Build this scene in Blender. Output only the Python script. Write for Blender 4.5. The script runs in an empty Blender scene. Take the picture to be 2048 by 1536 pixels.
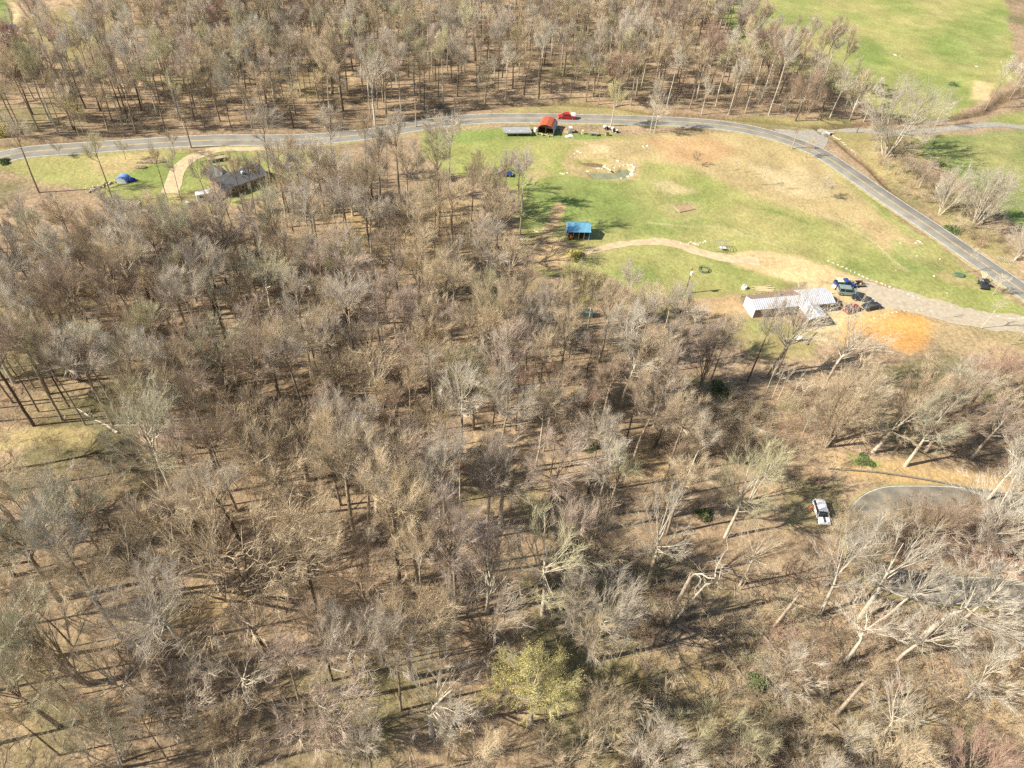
import bpy, math, random
import numpy as np
from mathutils import Matrix, Vector

rnd = random.Random(7)
rng = np.random.default_rng(11)
scene = bpy.context.scene
COL = scene.collection

# ------------------------------------------------------------------ camera, sky, sun, exposure
CAMH = 95.0
F = 1422.0                                     # focal length in pixels of the 2048 px wide photograph
_dn = np.array([895 - 1024., -(2190 - 768.), -F]); _dn /= np.linalg.norm(_dn)
_up = -_dn
_f = np.array([0, 0, -1.]); _yw = _f - _up * (_f @ _up); _yw /= np.linalg.norm(_yw)
_xw = np.cross(_yw, _up)
RW = np.array([_xw, _yw, _up])                 # camera space -> world
cam = bpy.data.cameras.new('camera')
camo = bpy.data.objects.new('camera', cam); COL.objects.link(camo)
m4 = Matrix([list(RW[0]) + [0], list(RW[1]) + [0], list(RW[2]) + [CAMH], [0, 0, 0, 1]])
camo.matrix_world = m4
cam.sensor_width = 36.0
cam.lens = F / 2048 * 36.0
cam.clip_start = 1.0
cam.clip_end = 9000.0
scene.camera = camo

SUN_EL, SUN_AZ = math.radians(38), math.radians(18)     # shadows run towards +x, 18 degrees towards +y
world = bpy.data.worlds.new('World'); scene.world = world; world.use_nodes = True
wn = world.node_tree.nodes; wl = world.node_tree.links
bg = wn['Background']
sky = wn.new('ShaderNodeTexSky'); sky.sky_type = 'NISHITA'; sky.sun_disc = False
sky.sun_elevation = SUN_EL
sd = Vector((-math.cos(SUN_AZ), -math.sin(SUN_AZ)))     # where the sun stands, on the plan
sky.sun_rotation = math.atan2(sd.x, sd.y)
wl.new(sky.outputs[0], bg.inputs[0]); bg.inputs[1].default_value = 0.075
sun = bpy.data.lights.new('sun', 'SUN'); sun.energy = 5.0; sun.angle = math.radians(0.5); sun.color = (1.0, 0.91, 0.77)
suno = bpy.data.objects.new('sun', sun); COL.objects.link(suno)
ldir = Vector((math.cos(SUN_AZ) * math.cos(SUN_EL), math.sin(SUN_AZ) * math.cos(SUN_EL), -math.sin(SUN_EL)))
suno.rotation_euler = ldir.to_track_quat('-Z', 'Y').to_euler()
suno.location = (-120, 0, 150)
scene.view_settings.view_transform = 'Standard'
scene.view_settings.look = 'None'
scene.view_settings.exposure = 0.82
scene.view_settings.gamma = 1.0
scene.cycles.max_bounces = 5
scene.cycles.diffuse_bounces = 2
scene.cycles.transparent_max_bounces = 4
scene.cycles.use_denoising = False

# ------------------------------------------------------------------ noise and terrain
def vnoise(x, y, scale, seed=0):
    """smooth value noise in 0..1 on arrays"""
    x = np.asarray(x, float) / scale; y = np.asarray(y, float) / scale
    xi = np.floor(x).astype(np.int64); yi = np.floor(y).astype(np.int64)
    fx = x - xi; fy = y - yi
    fx = fx * fx * (3 - 2 * fx); fy = fy * fy * (3 - 2 * fy)
    def h(a, b):
        n = (a * 374761393 + b * 668265263 + seed * 1442695041) & 0x7fffffff
        n = ((n ^ (n >> 13)) * 1274126177) & 0x7fffffff
        return ((n ^ (n >> 16)) & 0xffff) / 65535.0
    return (h(xi, yi) * (1 - fx) + h(xi + 1, yi) * fx) * (1 - fy) + (h(xi, yi + 1) * (1 - fx) + h(xi + 1, yi + 1) * fx) * fy

def fbm(x, y, scale, seed=0, octs=4):
    s = 0.; a = .5; t = 0.
    for o in range(octs):
        s = s + a * vnoise(x, y, scale / 2 ** o, seed + o * 17); t += a; a *= .55
    return s / t

def at0(px, py, z=0.):
    v = RW @ np.array([px - 1024., -(py - 768.), -F]); t = (z - CAMH) / v[2]
    return np.array([v[0] * t, v[1] * t])

def seg_dist(x, y, pts):
    """distance to a polyline"""
    d = np.full(np.shape(x), 1e9)
    for (ax, ay), (bx, by) in zip(pts[:-1], pts[1:]):
        dx, dy = bx - ax, by - ay
        t = np.clip(((x - ax) * dx + (y - ay) * dy) / (dx * dx + dy * dy + 1e-9), 0, 1)
        d = np.minimum(d, np.hypot(x - ax - t * dx, y - ay - t * dy))
    return d

def poly_sd(x, y, pts):
    """signed distance to a polygon, negative inside"""
    p = list(pts) + [pts[0]]
    d = seg_dist(x, y, p)
    ins = np.zeros(np.shape(x), bool)
    for (ax, ay), (bx, by) in zip(p[:-1], p[1:]):
        if ay == by: continue
        c = ((ay > y) != (by > y)) & (x < (bx - ax) * (y - ay) / (by - ay) + ax)
        ins ^= c
    return np.where(ins, -d, d)

def G(pts): return [tuple(at0(*p)) for p in pts]

CREEK = G([(1640, 262), (1672, 280), (1700, 305), (1740, 335), (1775, 370), (1830, 415), (1870, 440), (1910, 475), (1960, 510), (2010, 545), (2100, 600)])
CREEK2 = G([(1640, 256), (1720, 249), (1830, 245), (1900, 238), (1975, 222), (2010, 195), (2048, 178), (2150, 140)])
CREEK3 = G([(-60, 292), (200, 282), (420, 274), (560, 268), (700, 262), (780, 247), (900, 221), (1010, 211), (1130, 208), (1230, 212), (1310, 226), (1420, 232), (1560, 245), (1640, 256)])
POND = G([(1180, 345), (1200, 341), (1232, 343), (1243, 336), (1256, 334), (1264, 343), (1256, 352), (1232, 354), (1190, 355)])
POND2 = G([(1160, 322), (1188, 321), (1205, 324), (1213, 330), (1190, 331), (1172, 328)])
BANK = G([(-200, 862), (0, 866), (130, 868), (260, 872), (330, 880)])

def hgt(x, y):
    x = np.asarray(x, float); y = np.asarray(y, float)
    z = (fbm(x, y, 55, 3, 3) - .5) * 1.5 + (fbm(x, y, 9, 5, 2) - .5) * .25
    z = z - .9 * np.exp(-(seg_dist(x, y, CREEK) / .9) ** 2)
    z = z - 1.1 * np.exp(-(seg_dist(x, y, CREEK2) / 1.5) ** 2)
    z = z - .7 * np.exp(-(seg_dist(x, y, CREEK3) / 1.3) ** 2)
    p = np.minimum(poly_sd(x, y, POND), poly_sd(x, y, POND2))
    z = z - .8 * np.clip(.5 - p / 1.2, 0, 1)
    b = seg_dist(x, y, BANK)
    z = z + 1.6 * np.exp(-(b / 4) ** 2)
    return z

def at(px, py):
    z = 0.
    for _ in range(4):
        q = at0(px, py, z); z = float(hgt(q[0], q[1]))
    return Vector((q[0], q[1], z))

def proj(p):
    c = RW.T @ (np.array([p[0], p[1], p[2] - CAMH])); return 1024 + F * c[0] / -c[2], 768 - F * c[1] / -c[2], -c[2]

# ------------------------------------------------------------------ materials
def mat(name, col, rough=.85, var=.25, scale=3., metal=0., bump=0., col2=None, spec=.3, objrand=0.):
    m = bpy.data.materials.new(name); m.use_nodes = True
    n = m.node_tree.nodes; l = m.node_tree.links; b = n['Principled BSDF']
    b.inputs['Roughness'].default_value = rough; b.inputs['Metallic'].default_value = metal
    b.inputs['Specular IOR Level'].default_value = spec
    tc = n.new('ShaderNodeTexCoord'); nz = n.new('ShaderNodeTexNoise'); nz.inputs['Scale'].default_value = scale
    nz.inputs['Detail'].default_value = 4
    l.new(tc.outputs['Object'], nz.inputs['Vector'])
    r = n.new('ShaderNodeValToRGB'); r.color_ramp.elements[0].position = .3; r.color_ramp.elements[1].position = .7
    c2 = col2 or [min(1, c * (1 + var)) for c in col]
    r.color_ramp.elements[0].color = (*[c * (1 - var) for c in col], 1); r.color_ramp.elements[1].color = (*c2, 1)
    l.new(nz.outputs['Fac'], r.inputs['Fac']); out = r.outputs['Color']
    if objrand:
        oi = n.new('ShaderNodeObjectInfo'); mr = n.new('ShaderNodeMapRange')
        mr.inputs['To Min'].default_value = 1 - objrand; mr.inputs['To Max'].default_value = 1 + objrand
        l.new(oi.outputs['Random'], mr.inputs['Value'])
        mx = n.new('ShaderNodeVectorMath'); mx.operation = 'SCALE'
        l.new(out, mx.inputs[0]); l.new(mr.outputs[0], mx.inputs['Scale']); out = mx.outputs[0]
    l.new(out, b.inputs['Base Color'])
    if bump:
        bp = n.new('ShaderNodeBump'); bp.inputs['Strength'].default_value = bump; bp.inputs['Distance'].default_value = .1
        l.new(nz.outputs['Fac'], bp.inputs['Height']); l.new(bp.outputs[0], b.inputs['Normal'])
    return m

def rib_mat(name, col, pitch=.3, axis=0, metal=.3, rough=.45):
    """ribbed sheet metal: ribs across the given object axis, rust and weather spots by noise"""
    m = mat(name, col, rough, .12, 1.2, metal)
    n = m.node_tree.nodes; l = m.node_tree.links
    tc = [x for x in n if x.type == 'TEX_COORD'][0]
    sp = n.new('ShaderNodeSeparateXYZ'); l.new(tc.outputs['Object'], sp.inputs[0])
    mu = n.new('ShaderNodeMath'); mu.operation = 'MULTIPLY'; mu.inputs[1].default_value = 2 * math.pi / pitch
    l.new(sp.outputs[axis], mu.inputs[0]); si = n.new('ShaderNodeMath'); si.operation = 'SINE'; l.new(mu.outputs[0], si.inputs[0])
    bp = n.new('ShaderNodeBump'); bp.inputs['Strength'].default_value = .6; bp.inputs['Distance'].default_value = .04
    l.new(si.outputs[0], bp.inputs['Height']); l.new(bp.outputs[0], n['Principled BSDF'].inputs['Normal'])
    return m

def twig_mat(name, col): return mat(name, col, .9, .18, .6, objrand=.18, spec=.1)
TW = {
 'grey': twig_mat('twigs_grey', (.58, .51, .41)), 'tan': twig_mat('twigs_tan', (.62, .51, .35)),
 'pinkish': twig_mat('twigs_pinkish', (.585, .475, .385)), 'reddish': twig_mat('twigs_reddish', (.52, .36, .28)),
 'brown': twig_mat('twigs_brown', (.44, .34, .245)), 'olive': twig_mat('twigs_olive', (.56, .52, .33)),
 'whitish': twig_mat('twigs_whitish', (.64, .585, .48)), 'green-grey': twig_mat('twigs_green_grey', (.50, .475, .34)),
 'yellow-green': twig_mat('twigs_yellow_green', (.60, .55, .31))}
BARK = {
 'dark': mat('bark_dark', (.15, .115, .085), .95, .5, 2.5, bump=.3, spec=.1, objrand=.25),
 'mid': mat('bark_mid', (.32, .26, .19), .95, .4, 2.5, bump=.3, spec=.1, objrand=.25),
 'pale': mat('bark_pale', (.52, .47, .375), .9, .3, 2., bump=.2, spec=.1, objrand=.15),
 'dead': mat('bark_dead', (.40, .33, .25), .9, .35, 1.5, bump=.3, spec=.1)}
LEAF = mat('leaves_yellow_green', (.56, .50, .16), .7, .4, 1.5, spec=.2)
NEEDLE = mat('needles', (.06, .12, .035), .8, .5, 1.2, spec=.2)
EVERG = mat('evergreen_leaves', (.15, .19, .075), .7, .5, 1.5, spec=.2)
BRUSH = twig_mat('brush_stems', (.30, .23, .15))
M = {
 'asphalt': mat('asphalt', (.255, .245, .215), .92, .2, .25, bump=.05, spec=.15), 'asphalt_dark': mat('asphalt_dark', (.22, .205, .17), .92, .35, .35, spec=.1),
 'paint_white': mat('road_paint_white', (.60, .58, .52), .8, .3, 1.2), 'paint_yellow': mat('road_paint_yellow', (.58, .44, .20), .8, .3, 1.2),
 'gravel': mat('gravel', (.44, .38, .28), .95, .15, 1.1, bump=.15), 'dirt': mat('dirt_track', (.54, .42, .26), .95, .2, .8, bump=.3),
 'gravel_grey': mat('gravel_grey', (.33, .31, .26), .95, .2, 1.2, bump=.4),
 'water': mat('pond_water', (.24, .25, .15), .35, .2, .5, spec=.5), 'mud': mat('mud', (.20, .14, .08), .95, .3, 1.5),
 'stone': mat('pale_stone', (.60, .55, .44), .9, .3, 1.5, bump=.4, objrand=.2), 'rock': mat('brown_rock', (.38, .30, .20), .9, .35, 1.5, bump=.4, objrand=.2),
 'wood': mat('weathered_wood', (.42, .34, .22), .9, .3, 2., bump=.2), 'wood_dark': mat('dark_wood', (.13, .09, .06), .9, .3, 2.),
 'lumber': mat('fresh_lumber', (.62, .50, .30), .85, .2, 3.), 'white': mat('white_paint', (.80, .80, .78), .5, .06, 2.),
 'metal': mat('galvanised_metal', (.50, .52, .53), .4, .15, 3., .7), 'dark': mat('dark_plastic', (.03, .03, .035), .6, .3, 3.),
 'rubber': mat('tyre_rubber', (.025, .025, .025), .85, .2, 4.), 'glass': mat('vehicle_glass', (.03, .04, .045), .12, .2, 1., spec=.6),
 'red': mat('red_paint', (.50, .025, .02), .35, .08, 1.), 'maroon': mat('maroon_paint', (.20, .03, .035), .4, .1, 1.),
 'blue': mat('blue_paint', (.03, .07, .25), .4, .1, 1.), 'green_grey': mat('green_grey_paint', (.22, .30, .27), .45, .1, 1.),
 'silver': mat('silver_paint', (.80, .82, .84), .35, .04, 1.), 'black': mat('black_paint', (.04, .042, .05), .35, .1, 1.),
 'orange': mat('orange_paint', (.65, .20, .05), .45, .15, 1.), 'cream': mat('cream_panel', (.70, .64, .44), .6, .1, 1.),
 'tarp_blue': mat('blue_tarp', (.20, .33, .68), .45, .25, 1.5, bump=.3), 'tarp_deep': mat('deep_blue_tarp', (.015, .05, .25), .45, .3, 1.5),
 'tarp_green': mat('green_tarp', (.10, .17, .10), .6, .3, 1.5, bump=.4), 'tarp_black': mat('dark_cover', (.05, .055, .05), .6, .5, 1.5, bump=.4),
 'roof_blue': rib_mat('blue_metal_roof', (.17, .42, .60)), 'roof_red': rib_mat('orange_red_metal_roof', (.62, .16, .085)),
 'wall_blue': rib_mat('blue_metal_wall', (.24, .34, .48), axis=1), 'roof_white': rib_mat('white_metal_roof', (.56, .575, .62), .5, 0, .1, .5),
 'shingle': mat('dark_shingles', (.13, .145, .155), .9, .2, 5.), 'shingle2': mat('black_shingles', (.14, .145, .15), .9, .2, 5.),
 'siding': mat('brown_siding', (.28, .21, .15), .85, .15, 3.), 'deck': mat('brown_deck', (.27, .20, .15), .9, .2, 4.),
 'soil': mat('garden_soil', (.36, .26, .155), .95, .25, 2., bump=.4), 'sheet': mat('grey_sheet', (.33, .35, .37), .7, .12, 1.),
 'lamp': mat('headlight_lens', (.7, .7, .68), .2, .05, 1.), 'tail': mat('tail_lamp', (.4, .02, .02), .3, .1, 1.),
}

# ------------------------------------------------------------------ object helpers
def link(o, parent=None):
    COL.objects.link(o)
    if parent is not None: o.parent = parent
    return o
def thing(name, label, cat, loc=(0, 0, 0), rz=0., group=None, scale=1.):
    o = bpy.data.objects.new(name, None); COL.objects.link(o); o.empty_display_size = .2
    o.location = loc; o.rotation_euler = (0, 0, rz); o.scale = (scale,) * 3
    o['label'] = label; o['category'] = cat
    if group: o['group'] = group
    return o
def tag(o, label, cat, group=None, kind=None):
    if label: o['label'] = label
    if cat: o['category'] = cat
    if group: o['group'] = group
    if kind: o['kind'] = kind
    return o
def dup(root, loc, rz, label, scale=1.):
    def cp(o, par):
        c = o.copy(); COL.objects.link(c); c.parent = par
        for ch in list(o.children): cp(ch, c)
        return c
    r = cp(root, None); r.location = loc; r.rotation_euler = (0, 0, rz); r.scale = (scale,) * 3
    r['label'] = label
    return r

def mesh_np(name, v, quads=None, tris=None, mats=(), midx=None):
    me = bpy.data.meshes.new(name)
    v = np.asarray(v, np.float32); parts = []; sizes = []
    if quads is not None and len(quads): parts.append(np.asarray(quads, np.int32).ravel()); sizes += [4] * len(quads)
    if tris is not None and len(tris): parts.append(np.asarray(tris, np.int32).ravel()); sizes += [3] * len(tris)
    loops = np.concatenate(parts); sizes = np.array(sizes, np.int32)
    me.vertices.add(len(v)); me.vertices.foreach_set('co', v.ravel())
    me.loops.add(len(loops)); me.loops.foreach_set('vertex_index', loops)
    me.polygons.add(len(sizes)); st = np.concatenate([[0], np.cumsum(sizes)[:-1]]).astype(np.int32)
    me.polygons.foreach_set('loop_start', st); me.polygons.foreach_set('loop_total', sizes)
    for m in mats: me.materials.append(m)
    if midx is not None: me.polygons.foreach_set('material_index', np.asarray(midx, np.int32))
    me.update(calc_edges=True); me.validate()
    return me

class MB:
    def __init__(s): s.v = []; s.f = []
    def add(s, v, f):
        o = len(s.v); s.v += [tuple(p) for p in v]; s.f += [tuple(i + o for i in q) for q in f]; return s
    def box(s, c, d, rz=0., taper=1., rx=0., ry=0.):
        mt = Matrix.Rotation(rz, 3, 'Z') @ Matrix.Rotation(ry, 3, 'Y') @ Matrix.Rotation(rx, 3, 'X'); v = []
        for z in (-.5, .5):
            k = taper if z > 0 else 1.
            for x, y in ((-.5, -.5), (.5, -.5), (.5, .5), (-.5, .5)):
                p = mt @ Vector((x * d[0] * k, y * d[1] * k, z * d[2])); v.append(p + Vector(c))
        return s.add(v, [(3, 2, 1, 0), (4, 5, 6, 7), (0, 1, 5, 4), (1, 2, 6, 5), (2, 3, 7, 6), (3, 0, 4, 7)])
    def prism(s, prof, w, c=(0, 0, 0), axis='y', shrink=1.):
        """profile in (x,z) extruded along y (or (y,z) along x)"""
        v = []
        for sgn in (-.5, .5):
            for a, b in prof:
                v.append((c[0] + a, c[1] + sgn * w, c[2] + b) if axis == 'y' else (c[0] + sgn * w, c[1] + a, c[2] + b))
        n = len(prof); f = [tuple(range(n - 1, -1, -1)), tuple(range(n, 2 * n))]
        for i in range(n): f.append((i, (i + 1) % n, n + (i + 1) % n, n + i))
        return s.add(v, f)
    def tube(s, pts, rad, sides=6, cap=True):
        pts = [Vector(p) for p in pts]
        if not isinstance(rad, (list, tuple)): rad = [rad] * len(pts)
        v = []; n = len(pts)
        for i, p in enumerate(pts):
            d = (pts[min(i + 1, n - 1)] - pts[max(i - 1, 0)]).normalized()
            a = d.cross(Vector((0, 0, 1)) if abs(d.z) < .9 else Vector((1, 0, 0))).normalized(); b = d.cross(a)
            for k in range(sides):
                t = 2 * math.pi * k / sides; v.append(p + (a * math.cos(t) + b * math.sin(t)) * rad[i])
        f = [(i * sides + k, i * sides + (k + 1) % sides, (i + 1) * sides + (k + 1) % sides, (i + 1) * sides + k) for i in range(n - 1) for k in range(sides)]
        if cap: f += [tuple(range(sides - 1, -1, -1)), tuple((n - 1) * sides + k for k in range(sides))]
        return s.add(v, f)
    def blob(s, c, d, seed=0, sub=2, rough=.25, flat=-.35):
        """a rough stone or heap"""
        r = random.Random(seed); nu, nv = 5 + sub * 2, 3 + sub; v = []; ph = [r.uniform(0, 6.3) for _ in range(6)]
        for j in range(nv + 1):
            t = math.pi * j / nv
            for i in range(nu):
                a = 2 * math.pi * i / nu
                k = 1 + rough * (math.sin(2 * a + ph[0]) * .4 + math.sin(3 * a + ph[1] + 2 * t) * .3 + r.uniform(-.5, .5))
                z = math.cos(t) * k
                v.append((c[0] + d[0] * .5 * math.sin(t) * math.cos(a) * k, c[1] + d[1] * .5 * math.sin(t) * math.sin(a) * k, c[2] + d[2] * .5 * (max(z, flat) - flat)))
        f = [(j * nu + i, (j + 1) * nu + i, (j + 1) * nu + (i + 1) % nu, j * nu + (i + 1) % nu) for j in range(nv) for i in range(nu)]
        return s.add(v, f)
    def obj(s, name, m, parent=None, smooth=False, bevel=0.):
        me = bpy.data.meshes.new(name); me.from_pydata(s.v, [], s.f); me.materials.append(m); me.update()
        if smooth: me.polygons.foreach_set('use_smooth', [True] * len(me.polygons))
        o = bpy.data.objects.new(name, me); link(o, parent)
        if bevel:
            b = o.modifiers.new('bevel', 'BEVEL'); b.width = bevel; b.segments = 2
        return o

# ------------------------------------------------------------------ ground
WOODS_NEAR = G([(-420, 470), (0, 490), (120, 485), (300, 485), (410, 480), (530, 450), (600, 400), (700, 385), (860, 385), (900, 405), (1020, 425), (1030, 490), (1035, 600),
               (1130, 665), (1230, 680), (1330, 710), (1400, 775), (1500, 830), (1640, 840), (1760, 815), (1900, 800), (2048, 780), (2500, 800), (2900, 1100), (2500, 1750), (1700, 1950), (300, 1950), (-900, 1600)])
WOODS_FAR = G([(-420, 300), (0, 282), (200, 276), (420, 268), (600, 258), (700, 254), (790, 240), (880, 217), (1000, 208), (1120, 205), (1200, 208), (1330, 220), (1420, 230), (1600, 245), (1690, 240),
              (1712, 222), (1650, 185), (1560, 150), (1480, 105), (1420, 50), (1400, -60), (-420, -60)])
MEADOW = G([(838, 262), (1075, 262), (1290, 270), (1500, 270), (1600, 300), (1720, 375), (1850, 465), (1960, 560), (2060, 625), (2060, 645), (1880, 605), (1760, 560), (1660, 535), (1520, 600),
            (1340, 605), (1290, 590), (1240, 560), (1190, 535), (1100, 545), (1050, 520), (1045, 400), (1010, 372), (900, 345), (840, 300)])
# (polygon in photo pixels, colour, edge softness in metres, strength)
C_LIT = (.325, .24, .152); C_GRASS = (.30, .31, .108); C_GREEN = (.20, .262, .08); C_STRAW = (.43, .335, .175); C_PALE = (.52, .42, .24)
C_DIRT = (.46, .33, .18); C_SAND = (.56, .43, .23); C_ORANGE = (.62, .34, .11); C_REDD = (.46, .29, .15); C_OLIVE = (.30, .27, .11); C_DRK = (.13, .10, .06)
PAINT = [
 ([(-300, 260), (0, 295), (560, 290), (900, 240), (1130, 200), (1400, 235), (1700, 240), (1700, 262), (1400, 245), (1130, 225), (900, 240), (560, 275), (0, 330), (-300, 380)], C_OLIVE, 3, .8),
 ([(838, 262), (1075, 262), (1290, 270), (1500, 270), (1600, 300), (1720, 375), (1850, 465), (1960, 560), (2060, 625), (2060, 645), (1880, 605), (1760, 560), (1660, 535), (1520, 600),
   (1340, 605), (1290, 590), (1240, 560), (1190, 535), (1100, 545), (1050, 520), (1045, 400), (1010, 372), (900, 345), (840, 300)], C_GRASS, 2, 1),
 ([(850, 262), (1000, 256), (1100, 262), (1300, 275), (1160, 282), (1000, 276), (880, 290)], C_GREEN, 2, .8),
 ([(1100, 350), (1280, 365), (1400, 390), (1420, 450), (1250, 470), (1100, 480), (1060, 400)], C_GREEN, 6, .6),
 ([(1060, 380), (1170, 390), (1150, 440), (1060, 470)], C_GREEN, 4, .8),
 ([(1120, 285), (1290, 268), (1520, 268), (1640, 320), (1760, 420), (1850, 480), (1760, 500), (1700, 450), (1560, 410), (1450, 365), (1380, 335), (1290, 325), (1200, 300)], C_STRAW, 4, .9),
 ([(1290, 280), (1420, 272), (1480, 300), (1420, 335), (1330, 320)], C_REDD, 3, .7),
 ([(1500, 330), (1600, 330), (1660, 390), (1560, 385)], C_PALE, 4, .8),
 ([(1700, 430), (1830, 480), (1960, 575), (1900, 560), (1780, 500)], C_DIRT, 3, .6),
 ([(1780, 470), (1850, 490), (1900, 540), (1820, 550), (1780, 510)], C_GREEN, 3, .7),
 ([(1135, 300), (1180, 285), (1250, 295), (1290, 325), (1280, 360), (1240, 362), (1150, 350), (1130, 320)], C_STRAW, 2, .9),
 ([(1165, 288), (1210, 288), (1220, 305), (1180, 305)], C_PALE, 2, .9),
 ([(1150, 318), (1215, 318), (1218, 336), (1160, 334)], C_OLIVE, 1, .8),
 ([(1300, 365), (1350, 362), (1400, 385), (1340, 392)], C_PALE, 3, .7),
 ([(1320, 405), (1400, 405), (1410, 430), (1340, 435)], C_STRAW, 3, .5),
 ([(1055, 345), (1090, 335), (1110, 345), (1070, 365)], C_STRAW, 2, .7),
 ([(1040, 322), (1100, 315), (1120, 330), (1060, 335)], C_STRAW, 2, .4),
 ([(1120, 405), (1140, 410), (1115, 470), (1180, 500), (1130, 540), (1060, 520), (1055, 480), (1095, 460), (1105, 430)], C_DIRT, 1.5, 1),
 ([(1440, 505), (1500, 502), (1600, 508), (1700, 545), (1760, 575), (1680, 565), (1580, 560), (1530, 545), (1480, 530)], C_SAND, 1.5, 1),
 ([(1320, 600), (1380, 595), (1460, 590), (1480, 585), (1490, 625), (1420, 640), (1350, 615)], C_DIRT, 1.5, 1),
 ([(1200, 530), (1330, 540), (1330, 590), (1260, 570)], C_GREEN, 4, .6),
 ([(1620, 560), (1760, 590), (1800, 620), (1740, 650), (1640, 665), (1630, 620)], C_SAND, 1.5, 1),
 ([(1700, 640), (1780, 626), (1856, 622), (1870, 655), (1845, 692), (1790, 695), (1740, 672), (1690, 680)], C_ORANGE, 3, .9),
 ([(1620, 655), (1700, 660), (1690, 690), (1630, 690)], C_PALE, 2, .6),
 ([(1470, 640), (1560, 640), (1640, 668), (1620, 715), (1520, 720), (1480, 690)], C_OLIVE, 3, .8),
 ([(1500, 645), (1550, 640), (1560, 660), (1500, 670)], C_GREEN, 2, .6),
 ([(1860, 620), (2060, 655), (2060, 720), (1900, 700), (1850, 660)], C_STRAW, 3, .6),
 ([(1410, -60), (1990, -60), (2025, 80), (2030, 150), (1960, 205), (1900, 240), (1850, 246), (1760, 236), (1730, 205), (1660, 175), (1560, 130), (1480, 80), (1420, 20)], C_GRASS, 3, 1),
 ([(1500, 0), (1620, 0), (1620, 60), (1560, 50)], C_GREEN, 6, .5),
 ([(1690, 80), (1760, 70), (1770, 130), (1740, 200), (1700, 130)], C_GREEN, 5, .5),
 ([(1880, 40), (2000, 20), (2010, 110), (1930, 150), (1850, 110)], C_GREEN, 10, .45),
 ([(1950, 160), (1990, 165), (1980, 200), (1940, 198)], C_SAND, 2, .9),
 ([(1890, 162), (1930, 160), (1925, 172), (1900, 176)], C_GREEN, 1.5, .9),
 ([(1840, 285), (1950, 268), (2060, 262), (2060, 470), (1980, 400), (1900, 350), (1850, 320)], C_GREEN, 3, .8),
 ([(1960, 248), (2060, 212), (2060, 255)], C_GRASS, 2, .9),
 ([(1640, 262), (1700, 262), (1850, 275), (1850, 310), (1800, 370), (1700, 300)], C_OLIVE, 2, .8),
 ([(1690, 280), (1780, 300), (1880, 400), (1990, 490), (1960, 500), (1850, 410), (1760, 340)], C_STRAW, 3, .5),
 ([(1850, 400), (2000, 470), (2060, 560), (1990, 520), (1900, 450)], C_OLIVE, 3, .7),
 ([(-200, 340), (0, 318), (560, 296), (620, 300), (590, 360), (480, 400), (420, 415), (330, 415), (200, 385), (90, 372), (0, 345), (-200, 400)], C_GRASS, 3, .9),
 ([(240, 345), (320, 320), (420, 300), (440, 340), (390, 390), (330, 370)], C_GREEN, 3, .5),
 ([(180, 320), (300, 305), (330, 318), (250, 345), (190, 350)], C_STRAW, 2, .8),
 ([(350, 378), (400, 375), (400, 400), (350, 405)], C_DIRT, 2, .5),
 ([(-50, -60), (15, -60), (22, 55), (0, 60), (-50, 60)], C_GREEN, 2, .9),
 ([(15, -60), (35, -60), (40, 60), (110, 90), (60, 100), (0, 80), (-50, 60), (22, 60)], C_SAND, 2, .8),
 ([(40, 40), (170, 0), (230, 60), (160, 130), (60, 120)], C_OLIVE, 8, .7),
 ([(80, 130), (150, 130), (150, 160), (90, 165)], C_DIRT, 2, .6),
 ([(560, 140), (720, 150), (700, 180), (560, 200)], C_STRAW, 3, .5),
 ([(640, 440), (800, 400), (1020, 400), (1000, 480), (900, 560), (700, 500)], (.36, .27, .13), 8, .6),
 ([(-20, 868), (130, 872), (270, 880), (250, 905), (120, 900), (-20, 900)], (.42, .34, .16), 1.2, .75),  # earth bank: brightness of its sun-facing slope painted into the ground colour
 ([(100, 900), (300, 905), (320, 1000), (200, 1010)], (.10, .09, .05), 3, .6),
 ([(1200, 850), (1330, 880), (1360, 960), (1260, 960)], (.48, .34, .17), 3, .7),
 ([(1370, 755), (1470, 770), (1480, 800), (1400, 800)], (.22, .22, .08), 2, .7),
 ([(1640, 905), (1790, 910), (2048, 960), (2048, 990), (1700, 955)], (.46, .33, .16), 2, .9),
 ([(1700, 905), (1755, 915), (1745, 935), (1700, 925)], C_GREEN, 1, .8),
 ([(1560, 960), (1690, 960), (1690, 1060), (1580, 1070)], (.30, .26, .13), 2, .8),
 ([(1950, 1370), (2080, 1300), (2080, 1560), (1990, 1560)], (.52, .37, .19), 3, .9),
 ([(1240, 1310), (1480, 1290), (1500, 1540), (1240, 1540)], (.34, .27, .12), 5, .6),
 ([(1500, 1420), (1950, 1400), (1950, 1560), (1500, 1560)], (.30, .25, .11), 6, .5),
 ([(1470, 395), (1520, 412), (1560, 420), (1620, 448), (1618, 451), (1555, 424), (1515, 416), (1468, 399)], C_GREEN, .8, .8),
 ([(1650, 425), (1730, 470), (1820, 540), (1816, 543), (1725, 474), (1646, 429)], C_PALE, .8, .6), ([(1300, 440), (1400, 452), (1500, 470), (1600, 500), (1598, 503), (1495, 474), (1398, 456), (1299, 443)], C_PALE, .8, .45),
 ([(1400, 446), (1500, 463), (1610, 494), (1608, 497), (1498, 467), (1399, 449)], C_PALE, .8, .45),
 ([(370, 1190), (470, 1195), (450, 1240), (360, 1250)], (.50, .36, .18), 1.5, .8),
 ([(-50, 1400), (60, 1390), (80, 1480), (-50, 1500)], (.48, .34, .20), 3, .7),
 ([(250, 1380), (330, 1390), (320, 1440), (240, 1430)], (.44, .30, .15), 2, .5),
]
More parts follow.
